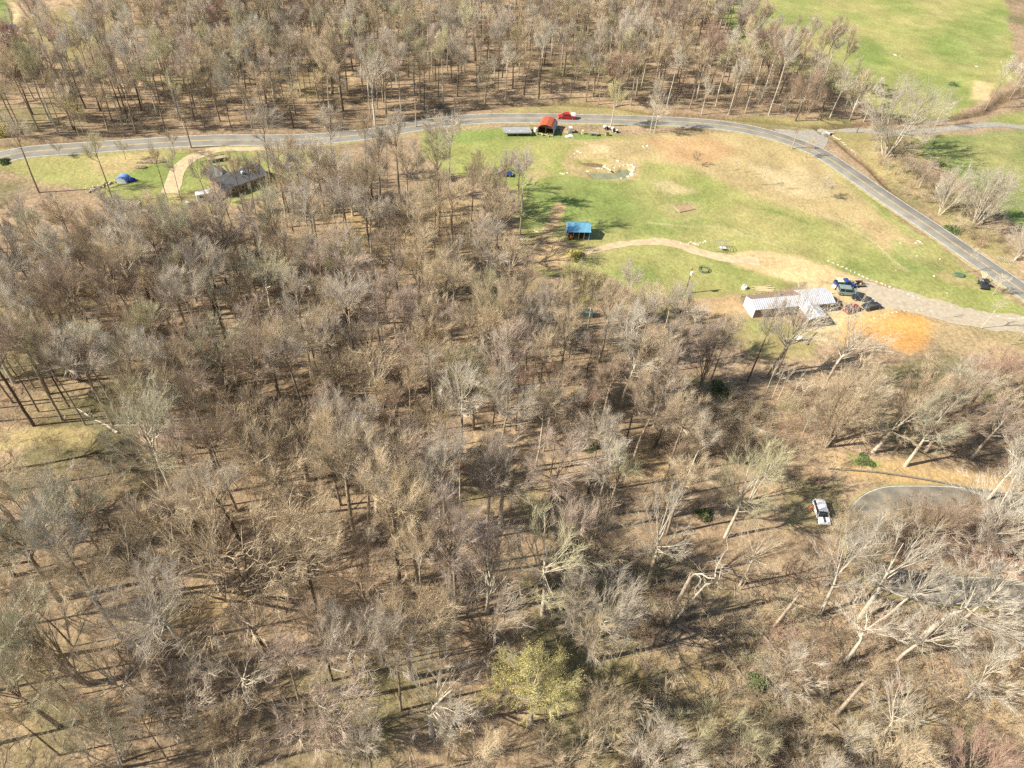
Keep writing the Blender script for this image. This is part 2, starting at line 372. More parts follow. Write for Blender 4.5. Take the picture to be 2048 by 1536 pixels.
def axis(a, b, step, far, grow=1.25):
    v = list(np.arange(a, b + step / 2, step)); lo = [a]; hi = [b]; s = step
    while hi[-1] < far: s *= grow; hi.append(hi[-1] + s)
    s = step
    while lo[-1] > -far: s *= grow; lo.append(lo[-1] - s)
    return np.array(lo[:0:-1] + v + hi[1:])
xs = axis(-210, 240, .55, 3500); ys = axis(8, 400, .55, 3500)
X, Y = np.meshgrid(xs, ys); X = X.ravel(); Y = Y.ravel()
Z = hgt(X, Y)
wx = (fbm(X, Y, 14, 21, 4) - .5) * 7; wy = (fbm(X, Y, 14, 31, 4) - .5) * 7
wx += (fbm(X, Y, 2.2, 71, 2) - .5) * 1.6; wy += (fbm(X, Y, 2.2, 81, 2) - .5) * 1.6
colr = np.tile(np.array(C_LIT), (len(X), 1))
n1 = fbm(X, Y, 30, 41, 4)[:, None]; n2 = fbm(X, Y, 5, 51, 4)[:, None]
colr = colr * (1 + (n1 - .5) * .7)
colr = colr + (np.array([.14, .15, .06]) - colr) * np.clip((fbm(X, Y, 18, 91, 4)[:, None] - .56) * 4, 0, .6)
openm = np.zeros(len(X))
inner = (X > -215) & (X < 245) & (Y > 5) & (Y < 405)
for poly, c, soft, k in PAINT:
    gp = G(poly); xa = [p[0] for p in gp]; ya = [p[1] for p in gp]; mg = soft + 5
    s = inner & (X > min(xa) - mg) & (X < max(xa) + mg) & (Y > min(ya) - mg) & (Y < max(ya) + mg)
    sc_ = min(1., .25 + soft / 4)
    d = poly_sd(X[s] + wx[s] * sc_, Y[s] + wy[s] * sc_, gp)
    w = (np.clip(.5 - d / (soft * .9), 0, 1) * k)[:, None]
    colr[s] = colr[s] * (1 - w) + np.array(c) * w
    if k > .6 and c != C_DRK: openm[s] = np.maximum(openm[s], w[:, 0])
# straw and green mottling in the open ground
mot = np.clip((fbm(X, Y, 16, 61, 5)[:, None] - .5) * 3.2, -1, 1); gm = openm[:, None]
isg = ((colr[:, 1] > colr[:, 0] * .98) * 1.)[:, None]
colr = colr + gm * isg * (np.clip(mot, 0, 1) * (np.array([.40, .345, .15]) - colr) * .75 + np.clip(-mot, 0, 1) * (np.array([.16, .235, .055]) - colr) * .55)
colr = colr * (1 + (n2 - .5) * .55)
for cr, w_, dk in ((CREEK, 1.1, .8), (CREEK2, 1.8, .7), (CREEK3, 1.6, .5)):
    d = seg_dist(X, Y, cr)[:, None]; w = np.exp(-(d / w_) ** 2) * dk
    colr = colr * (1 - w) + np.array([.11, .075, .045]) * w
colr = np.clip(colr, .01, .9)
nx, ny = len(xs), len(ys)
I = np.arange(nx * ny).reshape(ny, nx)
quads = np.stack([I[:-1, :-1].ravel(), I[:-1, 1:].ravel(), I[1:, 1:].ravel(), I[1:, :-1].ravel()], 1)
gm_ = bpy.data.materials.new('ground_cover'); gm_.use_nodes = True
n = gm_.node_tree.nodes; l = gm_.node_tree.links; b = n['Principled BSDF']; b.inputs['Roughness'].default_value = .95; b.inputs['Specular IOR Level'].default_value = .1
ac = n.new('ShaderNodeAttribute'); ac.attribute_name = 'cover'
aw = n.new('ShaderNodeAttribute'); aw.attribute_name = 'open'
tc = n.new('ShaderNodeTexCoord')
def nz(scale, detail, stretch=None):
    t = n.new('ShaderNodeTexNoise'); t.inputs['Scale'].default_value = scale; t.inputs['Detail'].default_value = detail; t.inputs['Roughness'].default_value = .65
    l.new(tc.outputs['Object'], t.inputs['Vector']); return t
na, nb = nz(1.1, 6), nz(4.5, 4)
def mr(src, a0, a1, b0, b1):
    t = n.new('ShaderNodeMapRange'); t.inputs['From Min'].default_value = a0; t.inputs['From Max'].default_value = a1; t.inputs['To Min'].default_value = b0; t.inputs['To Max'].default_value = b1
    l.new(src, t.inputs['Value']); return t.outputs[0]
def mt(op, a, c):
    t = n.new('ShaderNodeMath'); t.operation = op
    for i, q in enumerate((a, c)):
        if isinstance(q, (int, float)): t.inputs[i].default_value = q
        else: l.new(q, t.inputs[i])
    return t.outputs[0]
v1 = mr(na.outputs['Fac'], .3, .7, .62, 1.38); v2 = mr(nb.outputs['Fac'], .3, .7, .6, 1.4)
full = mt('MULTIPLY', v1, v2)
soft_ = mt('ADD', mt('MULTIPLY', mt('SUBTRACT', full, 1.), .62), 1.)
mixv = n.new('ShaderNodeMix'); mixv.data_type = 'FLOAT'
l.new(aw.outputs['Fac'], mixv.inputs['Factor']); l.new(full, mixv.inputs['A']); l.new(soft_, mixv.inputs['B'])
sv = n.new('ShaderNodeVectorMath'); sv.operation = 'SCALE'; l.new(ac.outputs['Color'], sv.inputs[0]); l.new(mixv.outputs[0], sv.inputs['Scale'])
l.new(sv.outputs[0], b.inputs['Base Color'])
bp = n.new('ShaderNodeBump'); bp.inputs['Strength'].default_value = .8; bp.inputs['Distance'].default_value = .25
l.new(na.outputs['Fac'], bp.inputs['Height']); l.new(bp.outputs[0], b.inputs['Normal'])
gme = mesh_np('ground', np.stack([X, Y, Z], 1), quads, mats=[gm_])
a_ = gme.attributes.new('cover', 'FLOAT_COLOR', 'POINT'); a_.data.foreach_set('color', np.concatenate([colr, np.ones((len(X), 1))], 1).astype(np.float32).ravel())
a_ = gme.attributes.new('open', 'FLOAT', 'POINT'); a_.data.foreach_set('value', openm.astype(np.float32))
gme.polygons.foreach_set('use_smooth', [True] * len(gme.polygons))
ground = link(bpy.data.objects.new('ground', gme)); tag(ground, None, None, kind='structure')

# ------------------------------------------------------------------ roads and paths
def spline(pts, step=2.):
    P = [np.array(p, float) for p in pts]; P = [2 * P[0] - P[1]] + P + [2 * P[-1] - P[-2]]; out = []
    for i in range(1, len(P) - 2):
        k = max(2, int(np.linalg.norm(P[i + 1] - P[i]) / step))
        for j in range(k):
            t = j / k
            out.append(.5 * ((2 * P[i]) + (-P[i - 1] + P[i + 1]) * t + (2 * P[i - 1] - 5 * P[i] + 4 * P[i + 1] - P[i + 2]) * t * t + (-P[i - 1] + 3 * P[i] - 3 * P[i + 1] + P[i + 2]) * t ** 3))
    out.append(P[-2]); return np.array(out)
def strip(name, c, o0, o1, lift, m, kind='structure', wob=0., seed=0, base=None, cross=1):
    """sheet following a centre line between two sideways offsets"""
    d = np.gradient(c, axis=0); d /= np.linalg.norm(d, axis=1)[:, None]; nrm = np.stack([-d[:, 1], d[:, 0]], 1)
    k = np.arange(len(c)); rows = []
    for j in range(cross + 1):
        o = (o0 if np.ndim(o0) else np.full(len(c), o0)) * (1 - j / cross) + (o1 if np.ndim(o1) else np.full(len(c), o1)) * j / cross
        if wob and j in (0, cross): o = o + (vnoise(k * 1.3, k * 0 + j * 9, 1.5, seed) - .5) * wob
        p = c + nrm * o[:, None]; rows.append(p)
    zc = hgt(c[:, 0], c[:, 1]) if base is None else base
    v = []; nn = len(c)
    for p in rows:
        z = zc if base is not None else hgt(p[:, 0], p[:, 1])
        v.append(np.concatenate([p, (z + lift)[:, None]], 1))
    v = np.concatenate(v); q = []
    for j in range(cross):
        a = np.arange(nn - 1) + j * nn; q.append(np.stack([a, a + 1, a + nn + 1, a + nn], 1))
    q = np.concatenate(q)
    if True:
        t = v[q[0]]; 
        if np.cross(t[1] - t[0], t[3] - t[0])[2] < 0: q = q[:, ::-1]
    o = link(bpy.data.objects.new(name, mesh_np(name, v, q, mats=[m])))
    tag(o, None, None, kind=kind); return o
def road(pts_px, w, name, lines=True, m='asphalt'):
    c = spline(G(pts_px), 1.5)
    z = hgt(c[:, 0], c[:, 1]); k = np.ones(15) / 15; zp = np.pad(z, 7, 'edge'); z = np.convolve(zp, k, 'valid') + .22
    d = np.gradient(c, axis=0); d /= np.linalg.norm(d, axis=1)[:, None]; nrm = np.stack([-d[:, 1], d[:, 0]], 1)
    # road bed: shoulders slope down into the ground
    rows = [(-w / 2 - 1.6, -.75), (-w / 2, 0), (w / 2, 0), (w / 2 + 1.6, -.75)]
    v = np.concatenate([np.concatenate([c + nrm * o, (z + dz)[:, None]], 1) for o, dz in rows]); nn = len(c); q = []; mi = []
    for j in range(3):
        a = np.arange(nn - 1) + j * nn; qq = np.stack([a, a + 1, a + nn + 1, a + nn], 1)
        q.append(qq[:, ::-1]); mi += [1 if j == 1 else 0] * (nn - 1)
    o = link(bpy.data.objects.new(name, mesh_np(name, v, np.concatenate(q), mats=[VERGE, M[m]], midx=mi))); tag(o, None, None, kind='structure')
    if lines:
        for s in (-1, 1):
            e = strip('road_marking', c, s * (w / 2 - .25) - .11, s * (w / 2 - .25) + .11, .006, M['paint_white'], base=z)
        for s in (-.13, .13):
            strip('road_marking', c, s - .07, s + .07, .006, M['paint_yellow'], base=z)
    return c, z
VERGE = mat('road_verge', (.42, .34, .19), .95, .35, 1.1, col2=(.38, .36, .15), bump=.4)
ROAD = [(-260, 352), (-100, 330), (0, 316), (60, 305), (160, 297), (300, 288), (420, 282), (560, 280), (660, 274), (750, 264), (830, 251), (900, 242), (1000, 237.5), (1130, 239), (1260, 241), (1380, 246), (1460, 254),
        (1530, 268), (1590, 287), (1640, 308), (1700, 346), (1780, 400), (1860, 453), (1940, 508), (2048, 583), (2200, 690), (2400, 820)]
rc, rz_ = road(ROAD, 6.6, 'main_road')
HAIR = [(2350, 1060), (2200, 1027), (2048, 1014), (1940, 998), (1840, 994), (1775, 998), (1733, 1025), (1722, 1080), (1745, 1135), (1820, 1170), (1930, 1180), (2048, 1188), (2250, 1240)]
c2_, z2_ = road(HAIR, 5.0, 'lower_road', lines=False, m='asphalt_dark')
for s in (-1, 1): strip('road_marking', c2_, s * 2.3 - .06, s * 2.3 + .06, .006, M['paint_white'], base=z2_)
def path(name, pts, w0, w1, m, wob=.6, seed=1):
    c = spline(G(pts), 1.2); w = np.linspace(w0, w1, len(c)) / 2
    return strip(name, c, -w, w, .05, M[m], wob=wob, seed=seed, cross=6)
path('lane', [(1640, 258), (1700, 262), (1780, 268), (1860, 264), (1930, 256), (1990, 249), (2048, 254), (2200, 262)], 3.6, 3.2, 'gravel_grey')
path('driveway', [(2300, 700), (2150, 660), (2048, 648), (1960, 638), (1890, 622), (1820, 604), (1760, 590), (1715, 578)], 4.2, 9.5, 'gravel', 1.2)
path('dirt_path', [(1168, 505), (1200, 497), (1240, 487), (1310, 481), (1350, 486), (1400, 501), (1450, 513), (1520, 521)], 2.0, 3.6, 'dirt', .7)
path('farm_driveway', [(560, 297), (470, 296), (425, 301), (385, 316), (360, 336), (348, 360), (340, 385)], 2.4, 4.4, 'dirt', .5)
# gravel apron where the lane meets the road
def sheet(name, px, m, lift=.03, kind='structure'):
    g = G(px); c = np.mean(g, axis=0); mb = MB()
    P = spline(g + [g[0]], 1.)[:-1]; v = [(c[0], c[1], float(hgt(c[0], c[1])) + lift)]; R_ = 5
    for k in range(1, R_ + 1):
        for p in P:
            q = c + (p - c) * k / R_; v.append((q[0], q[1], float(hgt(q[0], q[1])) + lift))
    nn = len(P); f = [(0, 1 + i, 1 + (i + 1) % nn) for i in range(nn)]
    for k in range(R_ - 1):
        for i in range(nn): f.append((1 + k * nn + i, 1 + (k + 1) * nn + i, 1 + (k + 1) * nn + (i + 1) % nn, 1 + k * nn + (i + 1) % nn))
    area = sum(P[i][0] * P[(i + 1) % nn][1] - P[(i + 1) % nn][0] * P[i][1] for i in range(nn))
    if area < 0: f = [t[::-1] for t in f]
    mb.add(v, f); o = mb.obj(name, m); tag(o, None, None, kind=kind); return o
sheet('gravel_apron', [(1545, 258), (1600, 262), (1650, 262), (1655, 285), (1640, 302), (1610, 288), (1570, 272)], M['gravel_grey'], .09)
def flat_sheet(name, px, m, depth):
    g = G(px); c = np.mean(g, axis=0); P = spline(g + [g[0]], 1.)[:-1]
    zs = float(np.mean(hgt(P[:, 0], P[:, 1]))) - depth
    mb = MB(); v = [(c[0], c[1], zs)] + [(c[0] + (p[0] - c[0]) * 1.12, c[1] + (p[1] - c[1]) * 1.12, zs) for p in P]
    nn = len(P); f = [(0, 1 + i, 1 + (i + 1) % nn) for i in range(nn)]
    area = sum(P[i][0] * P[(i + 1) % nn][1] - P[(i + 1) % nn][0] * P[i][1] for i in range(nn))
    if area < 0: f = [t[::-1] for t in f]
    mb.add(v, f); o = mb.obj(name, m); tag(o, None, None, kind='structure'); return zs
PONDPX = [(1180, 345), (1200, 341), (1232, 343), (1243, 336), (1256, 334), (1264, 343), (1256, 352), (1232, 354), (1190, 355)]
flat_sheet('pond_water', PONDPX, M['water'], .02)
flat_sheet('pond_water', [(1160, 322), (1188, 321), (1205, 324), (1213, 330), (1190, 331), (1172, 328)], M['mud'], .15)

# ------------------------------------------------------------------ buildings, vehicles and other things
def ang(a, b):
    p, q = at(*a), at(*b); return math.atan2(q.y - p.y, q.x - p.x)
PI = math.pi
def wheel(parent, x, y, r, w=.22, rim='metal'):
    t = MB().tube([(x, y - w / 2, r), (x, y + w / 2, r)], r, 14).obj('wheel', M['rubber'], parent, bevel=.02)
    MB().tube([(x, y - w / 2 - .012, r), (x, y + w / 2 + .012, r)], r * .58, 10).obj('rim', M[rim], t)
def vehicle(name, label, cat, px, rz, L=4.6, W=1.85, H=1.65, paint='silver', kind='suv', group=None, bed=None):
    """a car or pickup: heading along +x, shaped side profile, glazed cabin, wheels, lamps"""
    p = at(*px); g = thing(name, label, cat, p, rz, group); g.location.z += .02
    h = H * .56; a, b_ = -L / 2, L / 2
    body = MB()
    prof = [(a + .05, .32), (b_ - .08, .32), (b_, .5), (b_ - .05, h * .78), (b_ - .35, h * .9), (b_ - 1.25, h), (a + .1, h), (a, h * .8)]
    body.prism(prof, W); bo = body.obj('body', M[paint], g, bevel=.07)
    if kind == 'suv': c0, c1, r0, r1 = a + .12, b_ - 1.3, a + .2, b_ - 1.95
    elif kind == 'car': c0, c1, r0, r1 = a + .55, b_ - 1.35, a + 1.15, b_ - 2.15
    else: c0, c1, r0, r1 = a + 1.9, b_ - 1.35, a + 2.1, b_ - 2.05
    def cab(x0, x1, y0, y1, z0, z1, u0, u1, v1):
        return [(x0, -y0, z0), (x1, -y0, z0), (x1, y0, z0), (x0, y0, z0), (u0, -v1, z1), (u1, -v1, z1), (u1, v1, z1), (u0, v1, z1)]
    F8 = [(3, 2, 1, 0), (4, 5, 6, 7), (0, 1, 5, 4), (1, 2, 6, 5), (2, 3, 7, 6), (3, 0, 4, 7)]
    MB().add(cab(c0, c1, W * .47, 0, h - .01, H - .07, r0, r1, W * .40), F8).obj('window', M['glass'], g)
    roof = MB().add(cab(r0 - .03, r1 + .03, W * .41, 0, H - .09, H, r0 + .05, r1 - .05, W * .38), F8)
    for s in (-1, 1):      # pillars
        roof.tube([(c1 - .02, s * W * .475, h), (r1 + .01, s * W * .405, H - .05)], .035, 4)
        roof.tube([(c0 + .02, s * W * .475, h), (r0 - .01, s * W * .405, H - .05)], .045, 4)
        xm = (r0 + r1) / 2 - .1; roof.tube([(xm, s * W * .475, h), (xm, s * W * .408, H - .05)], .035, 4)
    roof.obj('roof', M[paint], g)
    for x in (a + L * .19, b_ - L * .18):
        for s in (-1, 1): wheel(g, x, s * (W / 2 - .09), .36)
    for s in (-1, 1):
        MB().box((b_ - .06, s * W * .36, h * .72), (.12, W * .2, .16)).obj('headlight', M['lamp'], g)
        MB().box((a + .02, s * W * .42, h * .72), (.08, W * .12, .22)).obj('tail_lamp', M['tail'], g)
        MB().box((c1 - .2, s * (W / 2 + .06), h + .02), (.12, .16, .12)).obj('mirror', M[paint], g)
    if kind == 'pickup':
        MB().box(((a + c0) / 2 - .02, 0, h + .006), (c0 - a - .25, W - .28, .02)).obj('load_bed', M['dark'], g)
        for s in (-1, 1): MB().box(((a + c0) / 2, s * (W / 2 - .07), h + .05), (c0 - a - .1, .1, .12)).obj('bed_rail', M[paint], g)
    return g
def gable(parent, L, W, he, hr, wall, roofm, over=.3, z0=-.3, ridge='x', name='roof', back=None):
    """walls and pitched roof; ridge along x"""
    w = MB(); prof = [(-W / 2, z0), (W / 2, z0), (W / 2, he), (0, hr - .04), (-W / 2, he)]
    w.prism(prof, L, axis='x'); w.obj('wall', wall, parent)
    sl = (hr - he) / (W / 2)
    for s in (-1, 1):
        e = W / 2 + over; r = MB(); y1, z1 = s * e, hr - sl * e + .05
        v = [(-L / 2 - over, 0, hr + .05), (L / 2 + over, 0, hr + .05), (L / 2 + over, y1, z1), (-L / 2 - over, y1, z1)]
        v += [(x, y, z + .07) for x, y, z in v]
        f = [(0, 3, 2, 1), (4, 5, 6, 7), (0, 1, 5, 4), (1, 2, 6, 5), (2, 3, 7, 6), (3, 0, 4, 7)]
        if s > 0: f = [t[::-1] for t in f]
        r.add(v, f); r.obj(name, back if back and s > 0 else roofm, parent)

# --- blue-roofed open shed with a red tractor inside
ra = ang((1133, 477), (1176, 477)) - .03
sh = thing('open_shed', 'open-fronted pole shed with bright sky-blue metal roof on the meadow', 'shed', at(1154, 470), ra)
L_, W_, he_, hr_ = 5.4, 4.2, 2.3, 3.25
for x in (-2.6, -1.3, 0, 1.3, 2.6):
    MB().box((x, -W_ / 2 + .08, he_ / 2 - .1), (.12, .12, he_ + .2)).obj('post', M['tarp_blue'] if x > 2 else M['metal'], sh)
MB().box((0, W_ / 2 - .05, he_ / 2), (L_, .06, he_)).obj('back_wall', M['wall_blue'], sh)
for s in (-1, 1):
    w = MB().prism([(-W_ / 2 * .2, .0), (W_ / 2, .0), (W_ / 2, he_), (0, hr_ - .05), (-W_ / 2, he_), (-W_ / 2, he_ - .3), (-W_ / 2 * .2, he_ - .3)], .05, (s * (L_ / 2 - .02), 0, 0), axis='x').obj('side_wall', M['wall_blue'], sh)
for s in (-1, 1):
    v = [(-L_ / 2 - .15, 0, hr_), (L_ / 2 + .15, 0, hr_), (L_ / 2 + .15, s * (W_ / 2 + .25), he_ - .06), (-L_ / 2 - .15, s * (W_ / 2 + .25), he_ - .06)]
    v += [(x, y, z + .06) for x, y, z in v]; f = [(0, 3, 2, 1), (4, 5, 6, 7), (0, 1, 5, 4), (1, 2, 6, 5), (2, 3, 7, 6), (3, 0, 4, 7)]
    if s > 0: f = [t[::-1] for t in f]
    MB().add(v, f).obj('roof', M['roof_blue'], sh)
tp = sh.location
def loc_in(o, x, y, z=0.):
    c, s_ = math.cos(o.rotation_euler.z), math.sin(o.rotation_euler.z)
    return Vector((o.location.x + x * c - y * s_, o.location.y + x * s_ + y * c, o.location.z + z))
tr = thing('small_tractor', 'orange-red small tractor parked inside the blue-roofed shed, at its left', 'tractor', loc_in(sh, -1.75, -1.2), ra - PI / 2)
MB().prism([(-.1, .45), (1.0, .45), (1.05, .95), (.0, 1.05), (-.1, .9)], .6).obj('hood', M['orange'], tr, bevel=.04)
MB().prism([(-.9, .55), (-.1, .55), (-.1, .75), (-.9, .8)], .55).obj('chassis', M['dark'], tr)
MB().prism([(-.75, .85), (-.3, .85), (-.3, .95), (-.62, .98), (-.72, 1.35), (-.8, 1.35)], .45).obj('seat', M['dark'], tr)
for s in (-1, 1): wheel(tr, -.6, s * .55, .52, .3, 'orange'); wheel(tr, .75, s * .45, .3, .2, 'orange')
MB().tube([(-.05, 0, .95), (-.25, 0, 1.3)], .03, 6).obj('steering_column', M['dark'], tr)
ra2 = thing('red_rotary_tiller', 'dark red farm implement standing inside the blue-roofed shed, at its right', 'implement', loc_in(sh, .9, -1.2), ra)
MB().box((0, 0, .45), (1.3, .5, .12)).obj('hood', M['maroon'], ra2); MB().tube([(-.6, 0, .25), (.6, 0, .25)], .22, 8).obj('rotor', M['dark'], ra2); MB().tube([(0, 0, .5), (0, .6, 1.)], .04, 6).obj('handle', M['dark'], ra2)

# --- orange-red barn by the road
rb = ang((1075, 268), (1115, 268))
bn = thing('gambrel_barn', 'open-fronted barn with curved orange-red roof and blue right side wall', 'barn', at(1094, 262), rb - .30, scale=.84)
BW, BL = 5.6, 6.4
arch = [(-BW / 2 - .2, 2.0), (-BW / 2 + .35, 2.9), (-BW / 2 + 1.1, 3.5), (0, 3.85), (BW / 2 - 1.1, 3.5), (BW / 2 - .35, 2.9), (BW / 2 + .1, 2.2)]
roof = MB(); prof = arch + [(x, z - .09) for x, z in arch[::-1]]
roof.prism(prof, BL + .6); roof.obj('roof', M['roof_red'], bn)
MB().box((BW / 2 - .03, 0, 1.05), (.07, BL, 2.5)).obj('side_wall', M['wall_blue'], bn)
v = [(BW / 2 - .42, -BL / 2 - .33, 2.99), (BW / 2 - .42, BL / 2 + .33, 2.99), (BW / 2 + .2, BL / 2 + .33, 1.9), (BW / 2 + .2, -BL / 2 - .33, 1.9)]
MB().add(v + [(x + .05, y, z + .03) for x, y, z in v], [(3, 2, 1, 0), (4, 5, 6, 7), (0, 1, 5, 4), (1, 2, 6, 5), (2, 3, 7, 6), (3, 0, 4, 7)]).obj('eave_panel', M['wall_blue'], bn)
MB().box((-BW / 2 + .03, 0, .95), (.07, BL, 2.3)).obj('side_wall', M['siding'], bn)
MB().prism([(-BW / 2, -.2), (BW / 2 - .1, -.2), (BW / 2 - .1, 2.2), (BW / 2 - 1.1, 3.35), (0, 3.7), (-BW / 2 + 1.1, 3.35), (-BW / 2, 2.1)], .06, (0, BL / 2 - .1, 0)).obj('back_wall', M['siding'], bn)
for x in (-BW / 2 + .1, 0, BW / 2 - .12): MB().box((x, -BL / 2 + .1, 1.2), (.14, .14, 2.7 if x else 3.9)).obj('post', M['wood_dark'], bn)
MB().prism([(-BW / 2 + .3, 2.5), (-BW / 2 + 1.1, 3.3), (0, 3.65), (BW / 2 - 1.1, 3.3), (BW / 2 - .3, 2.5)], .05, (0, -BL / 2 + .3, 0)).obj('gable_panel', M['wood_dark'], bn)
stone_protos = []
for k in range(7):
    stone_protos.append(MB().blob((0, 0, -.12), (1, .8, .7), 40 + k, 1, .3).obj('stone', M['stone'], None))
    COL.objects.unlink(stone_protos[-1])
_sc = [0]
def stone(px, size, label, group, m='stone', k=None, rz=None, name='stone', lift=0., flat=.6, cat='stone', loc=None):
    _sc[0] += 1; pr = stone_protos[(k if k is not None else _sc[0]) % 7]
    o = bpy.data.objects.new(name, pr.data); COL.objects.link(o)
    p = loc if loc is not None else at(*px); o.location = (p.x, p.y, p.z + lift); o.rotation_euler = (0, 0, rz if rz is not None else rnd.uniform(0, 6.28))
    sx, sy = size if isinstance(size, tuple) else (size, size * rnd.uniform(.7, 1)); o.scale = (sx, sy, min(sx, sy) * flat * rnd.uniform(.9, 1.2))
    if m != 'stone': o.material_slots[0].link = 'OBJECT'; o.material_slots[0].material = M[m]
    return tag(o, label, cat, group)
for k in range(7):
    q = loc_in(bn, -2.1 + k * .68, -3.0 + .25 * math.sin(k * 2.1), .02)
    lg = MB().tube([(-.45, 0, .22), (.45, .05, .22)], [.2, .17], 8).obj('firewood_log', M['lumber' if k % 3 else 'wood'], None)
    lg.location = q; lg.rotation_euler = (0, 0, rnd.uniform(-.5, 3)); tag(lg, 'short sawn log lying in the open mouth of the orange-red barn', 'log', 'logs in the barn mouth')
def tank(name, label, px, r, L, m, rz=0., cat='tank', upright=False):
    g = thing(name, label, cat, at(*px), rz)
    if upright:
        MB().tube([(0, 0, 0), (0, 0, L * .9), (0, 0, L)], [r, r, r * .7], 12).obj('barrel', M[m], g, bevel=.03); MB().tube([(0, 0, L), (0, 0, L + .06)], r * .3, 8).obj('lid', M['dark'], g)
    else:
        MB().tube([(-L / 2, 0, r + .25), (-L / 2 + .25, 0, r + .25), (L / 2 - .25, 0, r + .25), (L / 2, 0, r + .25)], [r * .45, r, r, r * .45], 14).obj('shell', M[m], g, smooth=True)
        for s in (-1, 1): MB().box((s * L * .28, 0, .16), (.15, r * 1.4, .36)).obj('leg', M['metal'], g)
        MB().tube([(0, 0, 2 * r + .2), (0, 0, 2 * r + .42)], .16, 8).obj('lid', M['metal'], g)
    return g
tank('white_barrel', 'small white drum on the grass left of the orange-red barn', (1071, 263), .55, 1.2, 'white', cat='barrel', upright=True)
tank('gas_tank', 'white rounded gas tank on the grass below the long white-roofed house', (1597, 681), .55, 1.7, 'white', .4)

# --- grey flat roofed shelter left of the barn
fs = thing('low_shelter', 'long low shelter with flat grey top and pale edge frame beside the road', 'shelter', at(1033, 266), ang((1007, 268), (1059, 268)))
MB().box((0, 0, .95), (8.0, 4.2, .06), rx=-.05).obj('panel', M['sheet'], fs)
for s in (-1, 1):
    MB().box((0, s * 2.12, .97 - s * -.105), (8.2, .1, .16)).obj('frame', M['wood'], fs); MB().box((s * 4.05, 0, .97), (.1, 4.2, .16), rx=-.05).obj('frame', M['wood'], fs)
    for x in (-3.8, 0, 3.8): MB().box((x, s * 2.0, .42), (.12, .12, .95)).obj('leg', M['wood'], fs)
for x, s_ in ((-2.2, .35), (-.7, .22), (1.2, .4)): 
    q = loc_in(fs, x, -.5, .99); o = MB().box((0, 0, .03), (s_ * .5, s_, .04), rz=.4).obj('white_scrap', M['white'], None); o.location = q; tag(o, 'small white scrap lying on top of the low grey shelter', 'scrap', 'scraps on the grey shelter')

# --- vehicles
vehicle('red_pickup', 'bright red pickup truck with a white load driving along the road', 'pickup', (1133, 237.5), ang((1150, 238), (1116, 237)), 5.5, 1.95, 1.8, 'red', 'pickup')
pk = at(1146, 237.5); cb = MB().box((0, 0, .35), (1.5, 1.35, .7), taper=.85).obj('white_cargo', M['white'], None, bevel=.06); cb.location = (pk.x - .1, pk.y, pk.z + 1.05); cb.rotation_euler = (0, 0, .03); tag(cb, 'white boxy load standing in the bed of the red pickup', 'cargo')
wc = vehicle('white_car', 'silver-white car parked in the clearing near the hairpin road', 'car', (1640, 1030), ang((1634, 1008), (1648, 1052)), 4.6, 1.9, 1.6, 'silver', 'suv')
MB().prism([(.9, .945), (2.0, .87), (2.0, .89), (.9, .965)], .34).obj('hood_stripe', M['black'], wc)
p = at(1622, 1019); o = thing('orange_cooler', 'small orange box standing by the left side of the white car', 'box', p, .3); MB().box((0, 0, .25), (.7, .5, .5), taper=.9).obj('box', M['orange'], o, bevel=.04); MB().box((0, 0, .53), (.66, .46, .07)).obj('lid', M['orange'], o)
hb = ang((1670, 568), (1720, 570))
vehicle('blue_pickup', 'dark blue pickup with cream load cover, uppermost of the parked vehicles', 'pickup', (1688, 572), hb + .05, 5.0, 1.85, 1.75, 'blue', 'pickup')
p = at(1680, 570); o = MB().box((0, 0, .05), (2.1, 1.7, .12)).obj('cream_board', M['cream'], None); o.location = (p.x, p.y + .2, p.z + 1.25); o.rotation_euler = (0, 0, hb); tag(o, 'cream board lying across the bed of the dark blue pickup', 'board')
vehicle('green_van', 'grey-green old van among the parked vehicles by the driveway', 'van', (1693, 588), hb - .1, 4.7, 1.9, 1.95, 'green_grey', 'suv')
vehicle('dark_car', 'black car behind branches, right of the grey-green van', 'car', (1722, 600), hb - .35, 4.5, 1.8, 1.5, 'black', 'car')
vehicle('grey_car', 'dark car at the right end of the parked vehicles, under bare branches', 'car', (1742, 616), hb + .3, 4.6, 1.85, 1.5, 'black', 'car')
vehicle('maroon_car', 'maroon car near the house yard, lowest left of the parked vehicles', 'car', (1702, 621), hb + .45, 4.5, 1.8, 1.5, 'maroon', 'car')
p = at(1712, 571); o = thing('flatbed_trailer', 'low dark flatbed trailer loaded with scrap behind the dark blue pickup', 'trailer', p, hb + .1)
MB().box((0, 0, .55), (3.6, 1.8, .12)).obj('deck', M['wood_dark'], o); MB().tube([(1.8, 0, .5), (3., 0, .4)], .06, 6).obj('drawbar', M['dark'], o)
for s in (-1, 1): wheel(o, -.4, s * .95, .34); MB().box((0, s * .88, .72), (3.6, .06, .25)).obj('side_rail', M['rock'], o)
r3 = random.Random(3)
for k in range(9):
    q = loc_in(o, r3.uniform(-1.5, 1.5), r3.uniform(-.6, .6), .62); ob = MB().box((0, 0, r3.uniform(.12, .3)), (r3.uniform(.4, 1.3), r3.uniform(.2, .6), r3.uniform(.2, .5)), rz=r3.uniform(0, 3)).obj('scrap_piece', M[r3.choice(['rock', 'dark', 'metal', 'soil', 'wood'])], None)
    ob.location = q; tag(ob, 'odd piece of scrap heaped on the low dark flatbed trailer', 'scrap', 'scrap on the flatbed trailer')
p = at(1666, 577); o = thing('wheelbarrow', 'small white wheelbarrow left of the grey-green van', 'wheelbarrow', p, 1.); MB().box((0, 0, .5), (1., .7, .35), taper=1.3).obj('tray', M['white'], o)
wheel(o, .6, 0, .2, .1)
